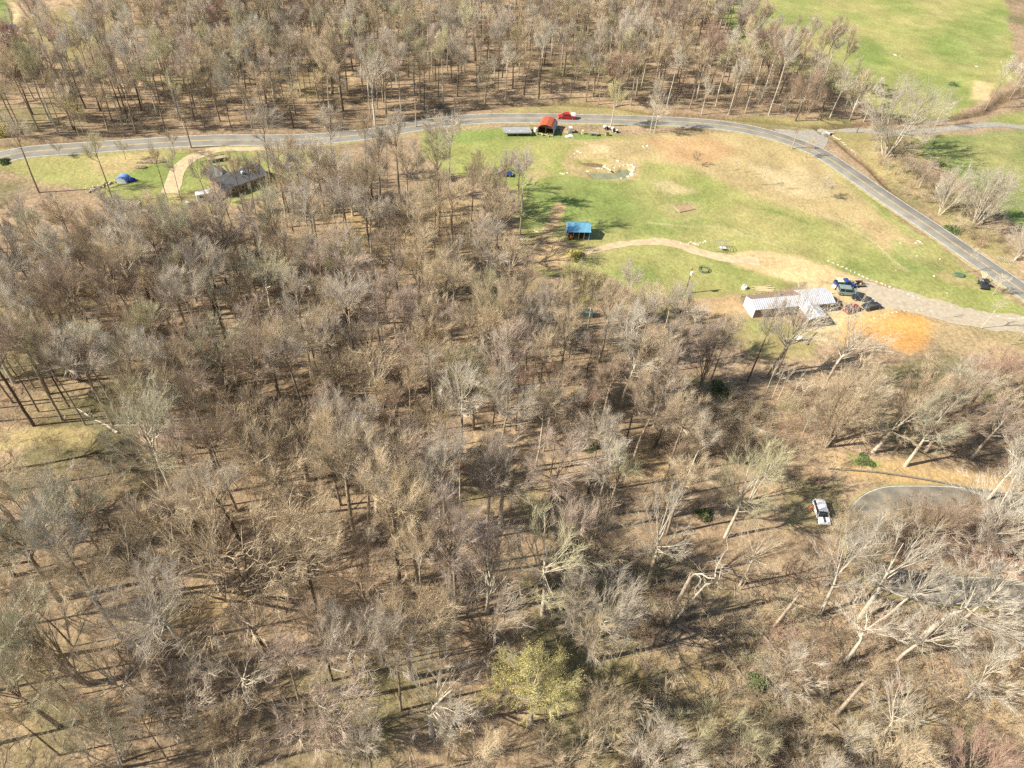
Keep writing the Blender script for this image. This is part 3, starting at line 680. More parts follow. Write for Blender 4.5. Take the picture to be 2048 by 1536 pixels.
for s in (-1, 1): MB().tube([(.3, s * .2, .35), (-.9, s * .35, .6)], .03, 5).obj('handle', M['wood'], o)
def planks(px, rz, n, L, label, m='lumber', spread=.25, group='loose boards'):
    for k in range(n):
        c = at(*px); ob = MB().box((0, 0, .04), (L * r3.uniform(.7, 1), .22, .05)).obj('plank', M[m], None)
        a_ = rz + r3.uniform(-.15, .15); ob.location = (c.x + r3.uniform(-.4, .4), c.y + (k - n / 2) * spread, c.z + .05 + .055 * (k % 3)); ob.rotation_euler = (0, 0, a_); tag(ob, label, 'plank', group)
planks((1528, 578), .12, 9, 5.5, 'long pale board in the loose stack above the white-roofed house', spread=.2)
planks((1665, 592), .2, 6, 2.2, 'short pale board lying between the house and the parked vehicles', spread=.4, group='boards by the vehicles')
planks((1690, 609), -.9, 5, 3.5, 'orange-brown board lying above the maroon car', 'rock', .3, group='boards above the maroon car')
tank('white_tub', 'white tub standing beside the stacked boards above the house', (1488, 577), .6, .8, 'white', cat='tub', upright=True)

# --- the long house with white metal roof
hA = at(1484, 628); hz = ang((1484, 628), (1655, 612)) ; 
hs = thing('long_house', 'long single-storey house with bright white metal roof', 'house', at(1572, 616), hz)
gable(hs, 18.5, 4.6, 2.5, 3.3, M['siding'], M['roof_white'], .3, back=M['deck'])  # back slope coloured brown, front slope white
MB().box((-4.5, 3.3, .55), (10, 2.2, .12)).obj('deck', M['deck'], hs)
for k in range(6): MB().box((-9.2 + k * 1.9, 4.3, .9), (.1, .1, .9)).obj('deck_post', M['wood'], hs)
MB().box((-4.5, 4.35, 1.3), (10, .08, .08)).obj('rail', M['wood'], hs)
for x in (-7, -4.5, 4.2, 7.0):
    f = MB().box((x, -2.31, 1.5), (1.1, .06, .9)).obj('window', M['white'], hs); MB().box((x, -2.345, 1.5), (.9, .03, .7)).obj('pane', M['glass'], f)
d_ = MB().box((5.6, -2.31, 1.0), (.9, .06, 2.0)).obj('door', M['cream'], hs); MB().box((5.95, -2.36, 1.), (.06, .06, .06)).obj('handle', M['metal'], d_)
MB().box((-2.2, .9, 3.35), (.35, .35, .5)).obj('vent_pipe', M['metal'], hs)
# raised right-hand roof part
MB().box((6.2, 0, 1.3), (6.36, 4.66, 2.5)).obj('wall', M['siding'], hs)
for s in (-1, 1):
    v = [(2.4, 0, 3.52), (9.75, 0, 3.52), (9.75, s * 2.75, 2.56), (2.4, s * 2.75, 2.56)]; v += [(x, y, z + .07) for x, y, z in v]
    f = [(0, 3, 2, 1), (4, 5, 6, 7), (0, 1, 5, 4), (1, 2, 6, 5), (2, 3, 7, 6), (3, 0, 4, 7)]
    if s > 0: f = [t[::-1] for t in f]
    MB().add(v, f).obj('roof', M['roof_white'], hs)
for s in (-1, 1): MB().prism([(-2.3, 2.5), (2.3, 2.5), (0, 3.45)], .06, (6.2 + s * 3.17, 0, 0), axis='x').obj('gable_panel', M['siding'], hs)
# lean-to and annex in front
an = MB(); an.box((3.2, -4.6, 1.2), (3.9, 4.4, 2.6)); an.obj('annex_wall', M['siding'], hs)
for s in (-1, 1):
    v = [(3.2, -2.2, 3.1), (3.2, -7.2, 3.1), (3.2 + s * 2.3, -7.2, 2.4), (3.2 + s * 2.3, -2.2, 2.4)]; v += [(x, y, z + .07) for x, y, z in v]
    f = [(0, 1, 2, 3), (4, 7, 6, 5), (0, 4, 5, 1), (1, 5, 6, 2), (2, 6, 7, 3), (3, 7, 4, 0)]
    if s > 0: pass
    else: f = [t[::-1] for t in f]
    f = [t[::-1] for t in f]
    MB().add(v, f).obj('annex_roof', M['roof_white'], hs)
MB().prism([(1.25, 2.45), (5.15, 2.45), (3.2, 3.05)], .06, (0, -6.79, 0)).obj('gable_panel', M['white'], hs)
MB().box((-9.3, 0, 1.2), (.08, 4.5, 2.5)).obj('end_panel', M['white'], hs)
MB().prism([(-2.4, 2.46), (2.4, 2.46), (0, 3.25)], .08, (-9.34, 0, 0), axis='x').obj('end_panel', M['white'], hs)
r4 = random.Random(9)
for k in range(12):
    q = loc_in(hs, -8.6 + k * .85, 4.9 + r4.uniform(-.2, .5)); o = thing('flower_pot', 'small pot in the row along the far side of the brown deck', 'pot', (q.x, q.y, float(hgt(q.x, q.y))), 0, 'pots along the deck')
    MB().tube([(0, 0, 0), (0, 0, .35)], [.16, .24], 8).obj('pot', M[r4.choice(['white', 'soil', 'lumber', 'orange'])], o); MB().blob((0, 0, .33), (.3, .3, .2), k, 1).obj('plant', EVERG, o)

# --- utility poles
def upole(name, label, px, h, m='wood_dark', arm=True, tr=False, rz=0., light=False):
    g = thing(name, label, 'pole', at(*px), rz)
    MB().tube([(0, 0, -.3), (0, 0, h)], [.16, .11], 8).obj('post', M[m], g)
    if arm: MB().box((0, .12, h - .5), (1.6, .1, .12)).obj('crossarm', M['wood'], g)
    if arm:
        for x in (-.7, 0, .7): MB().tube([(x, .12, h - .44), (x, .12, h - .24)], .05, 6).obj('insulator', M['white'], g)
    if tr: MB().tube([(0, -.32, h - 1.6), (0, -.32, h - .7)], .26, 10).obj('transformer', M['white'], g)
    if light: MB().tube([(0, 0, h - .2), (.9, 0, h), (1.2, 0, h - .05)], .05, 5).obj('lamp_arm', M['metal'], g)
    return g
upole('utility_pole', 'dark utility pole with white transformer standing alone on the grass', (1370, 587), 6.9, 'wood_dark', False, True, .2)
upole('utility_pole', 'dark wooden pole on the road verge at the upper left', (383, 296), 7.5, 'wood_dark', True, False, .2)
upole('utility_pole', 'grey wooden pole on the verge at the road bend left of the barn', (832, 255), 8.5, 'wood', True, False, .1)
upole('utility_pole', 'thin grey pole on the inner verge of the right-hand road bend', (1583, 298), 6.5, 'wood', False, False, .4)

# --- pond stones, stone rows, rock heaps
for x, y, s in ((1176, 343, 1.0), (1179, 348, .9), (1183, 352, 1.1), (1190, 355, .9), (1264, 330, .9), (1268, 334, 1.1), (1267, 339, 1.3), (1266, 344, 1.5), (1264, 349, 1.6), (1258, 353, 1.5), (1250, 354, 1.3), (1246, 353, 1.7), (1243, 357, 1.0),
                (1229, 355, .7), (1214, 357, .8), (1212, 331, 1.), (1224, 330, .7), (1230, 336, .9), (1240, 332, .8), (1248, 331, .8), (1256, 330, .8), (1197, 337, .8), (1204, 338, .7), (1236, 322, 1.1)):
    stone((x, y), s * 1.2, 'pale rock in the ring around the green pond', 'rocks around the pond', name='pond_rock', cat='rock')
for x, y, s in ((1156, 303, 1.5), (1162, 305, .9), (1150, 308, .9), (1147, 311, .7), (1143, 313, .6), (1167, 304, .7)): stone((x, y), s, 'brown-white rock in the short bank above the pond, upper left', 'rocks above the pond', 'rock' if s < .8 else 'stone', name='bank_rock', cat='rock')
for x, y, s in ((1217, 312, 1.), (1221, 314, .8), (1227, 317, .9), (1231, 319, .7)): stone((x, y), s, 'tan rock in the short line above the right end of the pond', 'rocks above the pond end', 'rock', name='bank_rock', cat='rock')
for x, y, s in ((1122, 347, .8), (1126, 348, .9), (1130, 347, .8), (1135, 346, .7)): stone((x, y), s, 'white rock in the small heap on the grass left of the pond', 'rocks left of the pond', name='heap_rock', cat='rock')
for x, y, s in ((1286, 293, 1.), (1290, 295, 1.), (1295, 292, 1.3), (1299, 291, .9)): stone((x, y), s, 'boulder in the pale pile on the bare ground right of the pond', 'boulders right of the pond', 'rock' if s < 1 else 'stone', name='boulder', cat='boulder')
stone((1790, 110), 1.6, 'smaller left one of two pale boulders in the upper right pasture', None, name='boulder', cat='boulder'); stone((1802, 112), (2.4, 1.6), 'larger right one of two pale boulders in the upper right pasture', None, 'rock', name='boulder', cat='boulder')
stone((1628, 37), (1.9, 1.3), 'whitish boulder alone on the grass at the top of the pasture', None, name='boulder', cat='boulder')
stone((1953, 133), (1.3, 1.), 'small pale boulder above the sandy patch in the pasture', None, name='boulder', cat='boulder')
for x, y, s in ((1362, 486, .7), (1367, 488, .7), (1373, 489, .6), (1378, 487, 1.), (1382, 484, .7), (1388, 486, .8), (1391, 488, 1.), (1396, 489, .8), (1401, 486, .7), (1407, 485, .7), (1411, 483, .8)): stone((x, y), s, 'pale stone in the straggling heap above the dirt path', 'stones above the dirt path', name='path_stone')
row = spline(G([(1658, 520), (1690, 533), (1715, 545), (1740, 557), (1765, 565), (1800, 580), (1852, 601)]), .5)
for k in range(0, len(row), 2): 
    q = row[k]; stone(None, .75, 'pale stone in the row edging the far side of the gravel driveway', 'stones edging the driveway', loc=Vector((q[0], q[1], float(hgt(q[0], q[1])))), name='edging_stone')
row = spline(G([(1735, 641), (1760, 632), (1790, 624), (1830, 620), (1868, 621)]), .5)
for k in range(0, len(row), 2):
    q = row[k]; stone(None, .6, 'tan stone in the line between the driveway and the orange soil', 'stones above the orange soil', 'rock' if k % 6 == 0 else 'stone', loc=Vector((q[0], q[1], float(hgt(q[0], q[1])))), name='edging_stone')
for x, y, sx in ((1996, 633, 1.3), (2008, 635, 1.3), (2020, 637, 1.2), (2029, 637, .9), (2038, 637, .8), (2046, 636, 1.2), (1956, 629, .5)): stone((x, y), (sx, .6), 'long whitish block in the row along the grass at the right edge', 'blocks at the right edge', rz=.1, name='edging_block')
for k in range(26):
    t = k / 26; x = 1660 + 48 * t; y = 272 + 36 * t ** .9; stone((x + rnd.uniform(-3, 3) + 4, y + rnd.uniform(-1.5, 1.5)), rnd.uniform(.5, 1.), 'tan rock lining the narrow creek below the lane junction', 'rocks lining the creek', 'rock' if k % 2 else 'stone', name='creek_rock', cat='rock')
for x, y, s in ((1836, 482, 1.), (1840, 484, .8), (1832, 486, .7), (1844, 487, .6), (1800, 486, .6), (1834, 512, .6), (1880, 518, .6), (1868, 552, .7), (1894, 586, .5), (1792, 541, .5)): stone((x, y), s, 'whitish rock scattered on the rough grass inside the road bend', 'rocks on the rough grass', name='field_rock', cat='rock')
for k in range(40):
    stone((1300 + rnd.uniform(-8, 75), 273 + rnd.uniform(-4, 12) + 6), rnd.uniform(.25, .5), 'small tan rubble stone on the bare strip right of the barn', 'rubble on the bare strip', 'rock', name='rubble_stone', flat=.5)
culv = thing('culvert', 'dark round pipe mouth where the creek passes under the lane', 'culvert', at(1659, 273), ang((1659, 273), (1672, 281)))
MB().tube([(-1.6, 0, .05), (.3, 0, .05)], .5, 12, cap=False).obj('pipe', M['metal'], culv); MB().tube([(-.2, 0, .05), (-.15, 0, .05)], .46, 12).obj('mouth', M['dark'], culv); MB().box((.15, 0, .68), (.35, 1.9, .25)).obj('headwall', M['stone'], culv)  # dark disc in the pipe stands in for the shade inside it
lg = thing('pond_log', 'straight pale log lying across the green pond', 'log', at(1213, 344), ang((1205, 337), (1220, 350))); a1, a2 = at(1205, 337), at(1220, 350); LL = (a2 - a1).length
MB().tube([(-LL / 2, 0, .5), (LL / 2, 0, .35)], [.28, .22], 8).obj('trunk', M['stone'], lg)

# --- meadow odds and ends
g = thing('garden_bed', 'brown rectangular soil bed with board edging in the middle of the meadow', 'garden bed', at(1368, 416), ang((1350, 419), (1382, 412)))
MB().box((0, 0, .08), (4.6, 3.0, .14)).obj('soil', M['soil'], g)
for s in (-1, 1): MB().box((0, s * 1.55, .12), (4.8, .1, .22)).obj('edging_board', M['wood'], g); MB().box((s * 2.35, 0, .12), (.1, 3., .22)).obj('edging_board', M['wood'], g)
g = thing('garden_bed', 'small brown soil bed right beside the orange-red barn', 'garden bed', at(1128, 263), rb)
MB().box((0, 0, .08), (2., 3.4, .14)).obj('soil', M['soil'], g)
for s in (-1, 1): MB().box((s * 1.05, 0, .12), (.1, 3.5, .22)).obj('edging_board', M['wood'], g)
g = thing('picnic_table', 'weathered picnic table on the grass left of the pond', 'table', at(1026, 325), .4)
MB().box((0, 0, .74), (2.2, .85, .06)).obj('tabletop', M['wood'], g)
for s in (-1, 1):
    MB().box((0, s * .75, .44), (2.2, .3, .05)).obj('bench', M['wood'], g)
    for x in (-.8, .8): MB().tube([(x, s * .75, 0), (x, s * .15, .74)], .05, 4).obj('leg', M['wood'], g)
vehicle('covered_car', 'dark blue-grey car standing under bare branches at the left meadow edge', 'car', (1010, 351), .1, 4.0, 1.7, 1.4, 'blue', 'suv')
g = thing('feeder_ring', 'dark round feeder ring lying on the grass beside the utility pole', 'feeder', at(1407, 541), 0)
def ring(r, z, t, n=20): return MB().tube([(r * math.cos(2 * PI * k / n), r * math.sin(2 * PI * k / n), z) for k in range(n + 1)], t, 5, False)
ring(1.15, .35, .05).obj('hoop', M['tarp_green'], g); ring(1.15, .1, .06).obj('hoop', M['tarp_green'], g)
for k in range(10): MB().tube([(1.15 * math.cos(k * .628), 1.15 * math.sin(k * .628), 0), (1.15 * math.cos(k * .628), 1.15 * math.sin(k * .628), .6)], .04, 4).obj('bar', M['dark'], g)
ring(1.15, .6, .06).obj('hoop', M['tarp_green'], g)
g = thing('canopy', 'grey metal frame canopy with a white table on the meadow', 'frame', at(1440, 500), .05)
for x in (-1.4, 0, 1.4):
    for y in (-1.1, 1.1): MB().tube([(x, y, 0), (x, y, 2.0)], .05, 5).obj('post', M['metal'], g)
for y in (-1.1, 1.1): MB().tube([(-1.4, y, 2.), (1.4, y, 2.)], .05, 5).obj('rail', M['metal'], g)
for x in (-1.4, -.7, 0, .7, 1.4): MB().tube([(x, -1.1, 2.), (x, 0, 2.3), (x, 1.1, 2.)], .04, 5).obj('hoop', M['metal'], g)
q = loc_in(g, .5, 0); o = thing('white_table', 'white table standing under the grey metal frame', 'table', q, .05); MB().box((0, 0, .75), (1.5, .8, .06)).obj('tabletop', M['white'], o)
for x in (-.65, .65):
    for y in (-.32, .32): MB().box((x, y, .36), (.06, .06, .74)).obj('leg', M['metal'], o)
g = thing('tarp_heap', 'low green tarp heap on the straw-coloured verge', 'tarp', at(1917, 551), .1); MB().blob((0, 0, 0), (3.2, 2., .8), 7, 3, .25).obj('tarp', M['tarp_green'], g, smooth=True)
MB().blob((1.2, .2, 0), (1.2, .8, .4), 8, 1, .2).obj('tarp_fold', M['sheet'], g)
bz = ang((1957, 560), (1970, 582))
g = thing('utility_buggy', 'small dark utility buggy with pale poles on its rack, on the grass by the road', 'buggy', at(1964, 573), bz)
MB().prism([(-1.5, .35), (1.5, .35), (1.6, .7), (.7, 1.0), (-1.5, 1.0)], 1.5).obj('body', M['black'], g, bevel=.05)
MB().box((.1, 0, 1.9), (1.3, 1.4, .07)).obj('roof', M['black'], g)
for x in (-.45, .7):
    for s in (-1, 1): MB().tube([(x, s * .65, .95), (x * .85, s * .62, 1.9)], .04, 5).obj('roll_bar', M['dark'], g)
MB().box((-1.0, 0, 1.1), (1.1, 1.4, .2)).obj('cargo_box', M['metal'], g)
for x in (-1., 1.):
    for s in (-1, 1): wheel(g, x, s * .72, .34, .26)
for k, (dx, dy, dz_) in enumerate(((-1.6, .9, 1.5), (-2.1, .1, 1.6), (-1.9, -.6, 1.7), (-1.7, .4, 1.9))):
    o = MB().tube([(0, 0, 0), (dx * .9, dy, dz_ * .8)], .05, 5).obj('pale_pole', M['cream'], None); o.location = loc_in(g, -.7, 0, 1.15); o.rotation_euler = (0, 0, bz); tag(o, 'pale pole sticking up from the rack of the dark utility buggy', 'pole', 'poles on the buggy')
def atv(label, px, rz):
    g = thing('garden_tractor', label, 'mower', at(*px), rz)
    MB().prism([(-.8, .35), (.9, .35), (.95, .7), (.1, .8), (-.8, .6)], .8).obj('body', M['black'], g, bevel=.05); MB().box((-.35, 0, .85), (.4, .5, .35)).obj('seat', M['dark'], g); MB().box((.6, 0, .78), (.6, .6, .1)).obj('hood', M['white'], g)
    MB().box((-.8, 0, 1.), (.7, .9, .5)).obj('bin', M['white'], g)
    for s in (-1, 1): wheel(g, -.5, s * .45, .34, .22, 'white'); wheel(g, .65, s * .42, .24, .18, 'white')
atv('black and white riding mower beside the tree at the road edge, upper one', (1214, 259), .3); atv('black and white riding mower beside the tree at the road edge, lower one', (1229, 264), -.5)
def crate(name, label, cat, px, d, m, rz=0., extra=None):
    g = thing(name, label, cat, at(*px), rz); MB().box((0, 0, d[2] / 2), d).obj('box', M[m], g, bevel=.03); MB().box((0, 0, d[2] + .03), (d[0] * 1.05, d[1] * 1.05, .06)).obj('lid', M[extra or m], g); return g
crate('metal_cabinet', 'white metal cabinet between the brown soil bed and the grass', 'cabinet', (1140, 265), (.9, 1.3, 1.6), 'metal', .2, 'white')
g = thing('sheet_pile', 'pale greenish sheet lying below the white metal cabinet', 'sheet', at(1138, 273), .5); MB().box((0, 0, .1), (2.4, 1.1, .1)).obj('sheet', M['silver'], g); MB().box((.3, .2, .22), (1.6, .9, .08), rz=.3).obj('sheet', M['silver'], g)
crate('feed_bin', 'yellowish upright bin on the grass right of the barn', 'bin', (1165, 268), (.6, .6, 1.1), 'cream', .1)
g = thing('farm_cart', 'low pale farm cart on the grass right of the barn', 'cart', at(1188, 270), -.05); MB().box((0, 0, .6), (2.6, 1.2, .12)).obj('deck', M['wood'], g)
for s in (-1, 1):
    MB().box((0, s * .58, .75), (2.6, .05, .25)).obj('side_rail', M['sheet'], g); wheel(g, .8, s * .6, .3, .15); wheel(g, -.8, s * .6, .3, .15)
crate('wooden_crate', 'brown wooden crate below the two riding mowers', 'crate', (1214, 271), (1., .8, .8), 'wood', .3, 'wood_dark')
lg = thing('leaning_branch', 'dark thin branch lying on the grass beside the metal cabinet', 'branch', at(1155, 266), -1.0); MB().tube([(-2.5, 0, .1), (0, .1, .35), (2.3, -.2, .1)], [.11, .09, .03], 6).obj('stick', M['wood_dark'], lg)
stone((1073, 462), 1.3, 'white covered lump at the wood edge left of the blue-roofed shed', None, name='white_heap', cat='heap'); stone((1087, 459), .7, 'small pale stump-like stone left of the dirt track', None, name='pale_stone')
crate('grey_tub', 'small grey tub at the wood edge left of the sandy patch', 'tub', (1043, 482), (.9, .7, .5), 'dark', .1, 'sheet')
g = thing('blue_water_tank', 'pale blue tank standing among the tree trunks at the wood edge', 'tank', at(1176, 632), .1); MB().box((0, 0, .75), (1.8, 1.3, 1.3)).obj('shell', M['green_grey'], g, bevel=.1); MB().box((0, 0, .06), (1.9, 1.4, .12)).obj('base', M['wood'], g)
g = thing('old_trailer_frame', 'low white trailer frame on the orange ground left of the house', 'trailer', at(1377, 627), 0.); MB().box((0, 0, .5), (2.4, .15, .12)).obj('beam', M['white'], g); MB().box((0, .9, .5), (2.4, .15, .12)).obj('beam', M['white'], g)
for s in (0, 1): wheel(g, 0, s * .9, .3, .15)
crate('machine_crate', 'grey boxy machine on the ground left of the house', 'machine', (1401, 630), (1.3, 1., .8), 'sheet', .2, 'dark')

# --- left: farmhouse, tent, trailer, woodpile
fz = ang((430, 385), (520, 352))
fh = thing('farmhouse', 'farmhouse with long dark shingle roof behind bare trees', 'house', at(480, 370), fz, scale=.86)
gable(fh, 13.5, 7.4, 2.7, 4.6, M['siding'], M['shingle2'], .45)
for x in (-4, -1, 3, 5): f = MB().box((x, -3.72, 1.5), (1.1, .06, 1.1)).obj('window', M['white'], fh); MB().box((x, -3.76, 1.5), (.9, .03, .9)).obj('pane', M['glass'], fh.children[-1])
d_ = MB().box((.9, -3.72, 1.), (1., .06, 2.)).obj('door', M['white'], fh); MB().box((1.25, -3.77, 1.), (.06, .06, .06)).obj('handle', M['metal'], d_)
MB().box((.8, -1.4, 4.4), (.5, .5, .6)).obj('vent_pipe', M['white'], fh)
wg = MB().box((-3.6, 5.0, 1.3), (4.6, 4.2, 2.8)).obj('wing_wall', M['siding'], fh)
for s in (-1, 1):
    v = [(-3.6, 1.2, 4.5), (-3.6, 7.5, 4.5), (-3.6 + s * 2.8, 7.5, 2.6), (-3.6 + s * 2.8, 1.2, 2.6)]; v += [(x, y, z + .07) for x, y, z in v]
    f = [(0, 1, 2, 3), (4, 7, 6, 5), (0, 4, 5, 1), (1, 5, 6, 2), (2, 6, 7, 3), (3, 7, 4, 0)]
    if s < 0: f = [t[::-1] for t in f]
    MB().add(v, f).obj('wing_roof', M['shingle'] if s < 0 else M['shingle2'], fh)
MB().prism([(-5.9, 2.65), (-1.3, 2.65), (-3.6, 4.3)], .06, (0, 7.05, 0)).obj('gable_panel', M['siding'], fh)
for x in (-6.9, -5.6): MB().tube([(-7.3, -3.6 + (x + 6.9), 0), (-7.3, -3.6 + (x + 6.9), 2.4)], .08, 6).obj('porch_post', M['cream'], fh)
MB().box((-7.6, -.5, .5), (1.6, 7., .12)).obj('porch_deck', M['wood'], fh); MB().box((-8.35, -.5, 1.1), (.08, 7., .1)).obj('rail', M['cream'], fh)
g = thing('blue_tent', 'rounded blue tarp tent on the left yard', 'tent', at(247, 361), .05, scale=.85)
n_ = 12; a_ = [(1.7 * math.cos(PI * k / n_), 1.55 * math.sin(PI * k / n_) ** .8) for k in range(n_ + 1)]
MB().prism(a_[::-1] if False else a_, 2.9).obj('canopy', M['tarp_blue'], g, smooth=False)
MB().prism([(x * .9, z * .92) for x, z in a_], 3.02).obj('end_flap', M['silver'], g)
g2 = thing('blue_tarp_heap', 'deep blue tarp heap touching the right side of the blue tent', 'tarp', at(263, 361), 0.); MB().blob((0, 0, 0), (2.2, 1.9, 1.2), 12, 3, .15).obj('tarp', M['tarp_deep'], g2, smooth=True)
g = thing('wooden_trailer', 'old wooden flatbed trailer on the lawn above the farmhouse', 'trailer', at(434, 321), ang((455, 318), (412, 324)))
MB().box((0, 0, .75), (4.6, 2., .14)).obj('deck', M['wood'], g); MB().tube([(2.3, 0, .6), (4.0, .3, .4)], .09, 6).obj('drawbar', M['wood_dark'], g)
for x in (-1.6, 1.5):
    for s in (-1, 1): wheel(g, x, s * 1.0, .45, .22)
for s in (-1, 1): MB().box((0, s * .98, .88), (4.6, .08, .15)).obj('side_rail', M['wood_dark'], g)
g = thing('stock_trailer', 'white boxy trailer parked below the farmhouse', 'trailer', at(409, 401), .5)
MB().box((0, 0, 1.35), (3.2, 2., 1.9)).obj('body', M['white'], g, bevel=.1)
for s in (-1, 1): wheel(g, -.2, s * 1.0, .36); 
MB().tube([(1.6, 0, .5), (2.7, 0, .45)], .06, 6).obj('drawbar', M['dark'], g); MB().box((-.4, -1.01, 1.6), (1., .03, .5)).obj('window', M['glass'], g)
g = thing('small_boat', 'narrow greenish upturned boat left of the white trailer', 'boat', at(392, 406), .35); MB().blob((0, 0, 0), (2.8, .8, .7), 5, 3, .03).obj('hull', M['green_grey'], g, smooth=True); MB().tube([(-1.3, 0, .42), (1.3, 0, .42)], .04, 5).obj('keel', M['wood'], g)
crate('white_box', 'small whitish box at the far left end of the upturned boat', 'box', (376, 409), (.8, .7, .6), 'white', .1)
r5 = random.Random(21)
for k in range(34):
    t = r5.random(); x = 172 + 66 * t + r5.uniform(-4, 4); y = 383 - 22 * t + r5.uniform(-3, 3); p = at(x, y)
    L = r5.uniform(.5, 1.6); lg = MB().tube([(-L / 2, 0, .15), (L / 2, 0, .15)], [.16, .13], 6).obj('cut_log', M[r5.choice(['lumber', 'wood', 'stone'])], None)
    lg.location = (p.x, p.y, p.z + r5.choice([0, 0, .2])); lg.rotation_euler = (0, 0, r5.uniform(0, 3.1)); tag(lg, 'cut log in the scattered woodpile left of the blue tent', 'log', 'cut logs left of the blue tent')
for px, rz, L in (((302, 325), .25, 7.), ((280, 336), .2, 3.)):
    g = thing('brush_row', 'long low row of piled brush on the left yard' if L > 5 else 'short low heap of pale brush on the left yard', 'brush pile', at(*px), rz); MB().blob((0, 0, 0), (L, 1.2, .9), int(L), 3, .3).obj('heap', M['rock'], g)
    mb = MB()
    for k in range(30): a0 = Vector((r5.uniform(-L / 2, L / 2), r5.uniform(-.5, .5), .2)); mb.tube([a0, a0 + Vector((r5.uniform(-.9, .9), r5.uniform(-.5, .5), r5.uniform(.1, .6)))], .03, 3)
    mb.obj('stick', M['wood'], g)
# --- top left corner: cars, digger, conifers
vehicle('red_car', 'red car parked beside a white one in the upper left corner', 'car', (9, 63), -.4, 4.4, 1.8, 1.5, 'maroon', 'suv')
vehicle('white_hatchback', 'white car parked on the sandy drive in the upper left corner', 'car', (26, 70), -.4, 4.4, 1.8, 1.5, 'silver', 'car')
crate('dark_container', 'dark container beside the cars in the upper left corner', 'container', (28, 60), (1.8, 1.4, 1.6), 'blue', -.2)
tank('white_propane_tank', 'whitish tank right of the cars in the upper left corner', (48, 67), .8, 2.2, 'white', .8)
g = thing('yellow_excavator', 'orange-yellow digger standing in the upper left clearing', 'excavator', at(109, 80), .4)
MB().box((0, 0, 1.3), (2.8, 2., 1.1), taper=.9).obj('body', M['orange'], g, bevel=.08); MB().box((.5, .5, 2.2), (1.2, 1., 1.1), taper=.9).obj('cab', M['orange'], g, bevel=.05); MB().box((.55, .5, 2.25), (1.24, 1.04, .5)).obj('window', M['glass'], g)
for s in (-1, 1): MB().box((0, s * 1.0, .4), (3.2, .5, .75)).obj('track', M['rubber'], g, bevel=.15)
MB().tube([(1.3, -.3, 1.6), (2.8, -.3, 3.2), (4.2, -.3, 1.8)], .18, 6).obj('boom', M['orange'], g); MB().box((4.3, -.3, 1.3), (.7, .8, .7), taper=1.3).obj('bucket', M['dark'], g)
def conifer(label, px, h, r, seed, name='pine_tree'):
    g = thing(name, label, 'tree', at(*px), seed, 'evergreen trees'); R = np.random.default_rng(seed)
    MB().tube([(0, 0, -.3), (0, 0, h * .95)], [.22, .03], 7).obj('trunk', BARK['dark'], g)
    n = 9000; z = R.random(n) ** .75; z = 1 - z; zz = h * (.12 + .88 * (1 - z)); a = R.random(n) * 6.283
    layer = .75 + .25 * np.cos(zz * 5); rad = r * (1 - (zz / h)) ** .8 * layer * np.sqrt(R.random(n)) * (1 + .2 * np.sin(a * 5 + zz)); P = np.stack([rad * np.cos(a), rad * np.sin(a), zz - rad * .25], 1)
    d = np.stack([np.cos(a), np.sin(a), R.normal(-.1, .3, n)], 1); t = np.stack([-np.sin(a), np.cos(a), R.normal(0, .3, n)], 1); s = R.uniform(.15, .35, (n, 1))
    v = np.stack([P - d * s, P - t * s * .35, P + d * s, P + t * s * .35], 1).reshape(-1, 3)
    link(bpy.data.objects.new('crown', mesh_np('crown', v, np.arange(n * 4).reshape(-1, 4), mats=[NEEDLE])), g)
def bush(label, px, r, h, seed, m=None, group='green shrubs'):
    g = thing('evergreen_shrub', label, 'shrub', at(*px), seed, group); R = np.random.default_rng(seed); n = int(1150 * r)
    MB().tube([(0, 0, -.1), (.1, 0, h * .6)], [.08, .03], 5).obj('stem', BARK['dark'], g)
    a = R.random(n) * 6.283; u = R.random(n); th = np.arccos(R.uniform(-.1, 1, n)); q = r * (R.random(n) ** .33) * (1 + .3 * np.sin(3 * a + seed)) 
    P = np.stack([q * np.sin(th) * np.cos(a), q * np.sin(th) * np.sin(a), np.cos(th) * h * (R.random(n) ** .4)], 1)
    x = R.normal(0, 1, (n, 3)); x /= np.linalg.norm(x, axis=1)[:, None]; y = np.cross(x, R.normal(0, 1, (n, 3))); y /= np.linalg.norm(y, axis=1)[:, None]; s = R.uniform(.06, .14, (n, 1))
    v = np.stack([P - x * s, P - y * s, P + x * s, P + y * s], 1).reshape(-1, 3)
    link(bpy.data.objects.new('foliage', mesh_np('foliage', v, np.arange(n * 4).reshape(-1, 4), mats=[m or EVERG])), g)
conifer('dark green conifer in the upper left corner, leftmost of three', (8, 150), 15, 4.2, 3); conifer('dark green conifer in the upper left corner, middle one of three', (32, 142), 12, 3.6, 4); conifer('dark green conifer in the upper left corner, rightmost of three', (62, 150), 14, 4., 5)
bush('bright green shrub among bare trunks above the fallen pale log', (1437, 778), 2.0, 1.2, 11); bush('dark green shrub in the lower right wood', (1512, 1372), 1.5, 2.6, 12); bush('small dark green shrub beside the white bare tree', (1408, 1030), 1.3, 1.2, 13)
bush('green shrub on the sunny verge above the guard rail', (1730, 922), 1.6, .5, 14); bush('low green shrub below the middle wood clearing', (1183, 893), 1.5, .5, 15); bush('low green shrub right of the creek bend', (1905, 460), 2.2, 1.2, 16)
bush('bright green shrub on the pasture beside the sandy patch', (1906, 170), 1.8, .8, 17); bush('round green shrub at the right pasture edge by the road', (1878, 330), 1.6, 1.0, 18); bush('dark green shrub at the left picture edge by the road', (8, 325), 1.6, 1.0, 20)
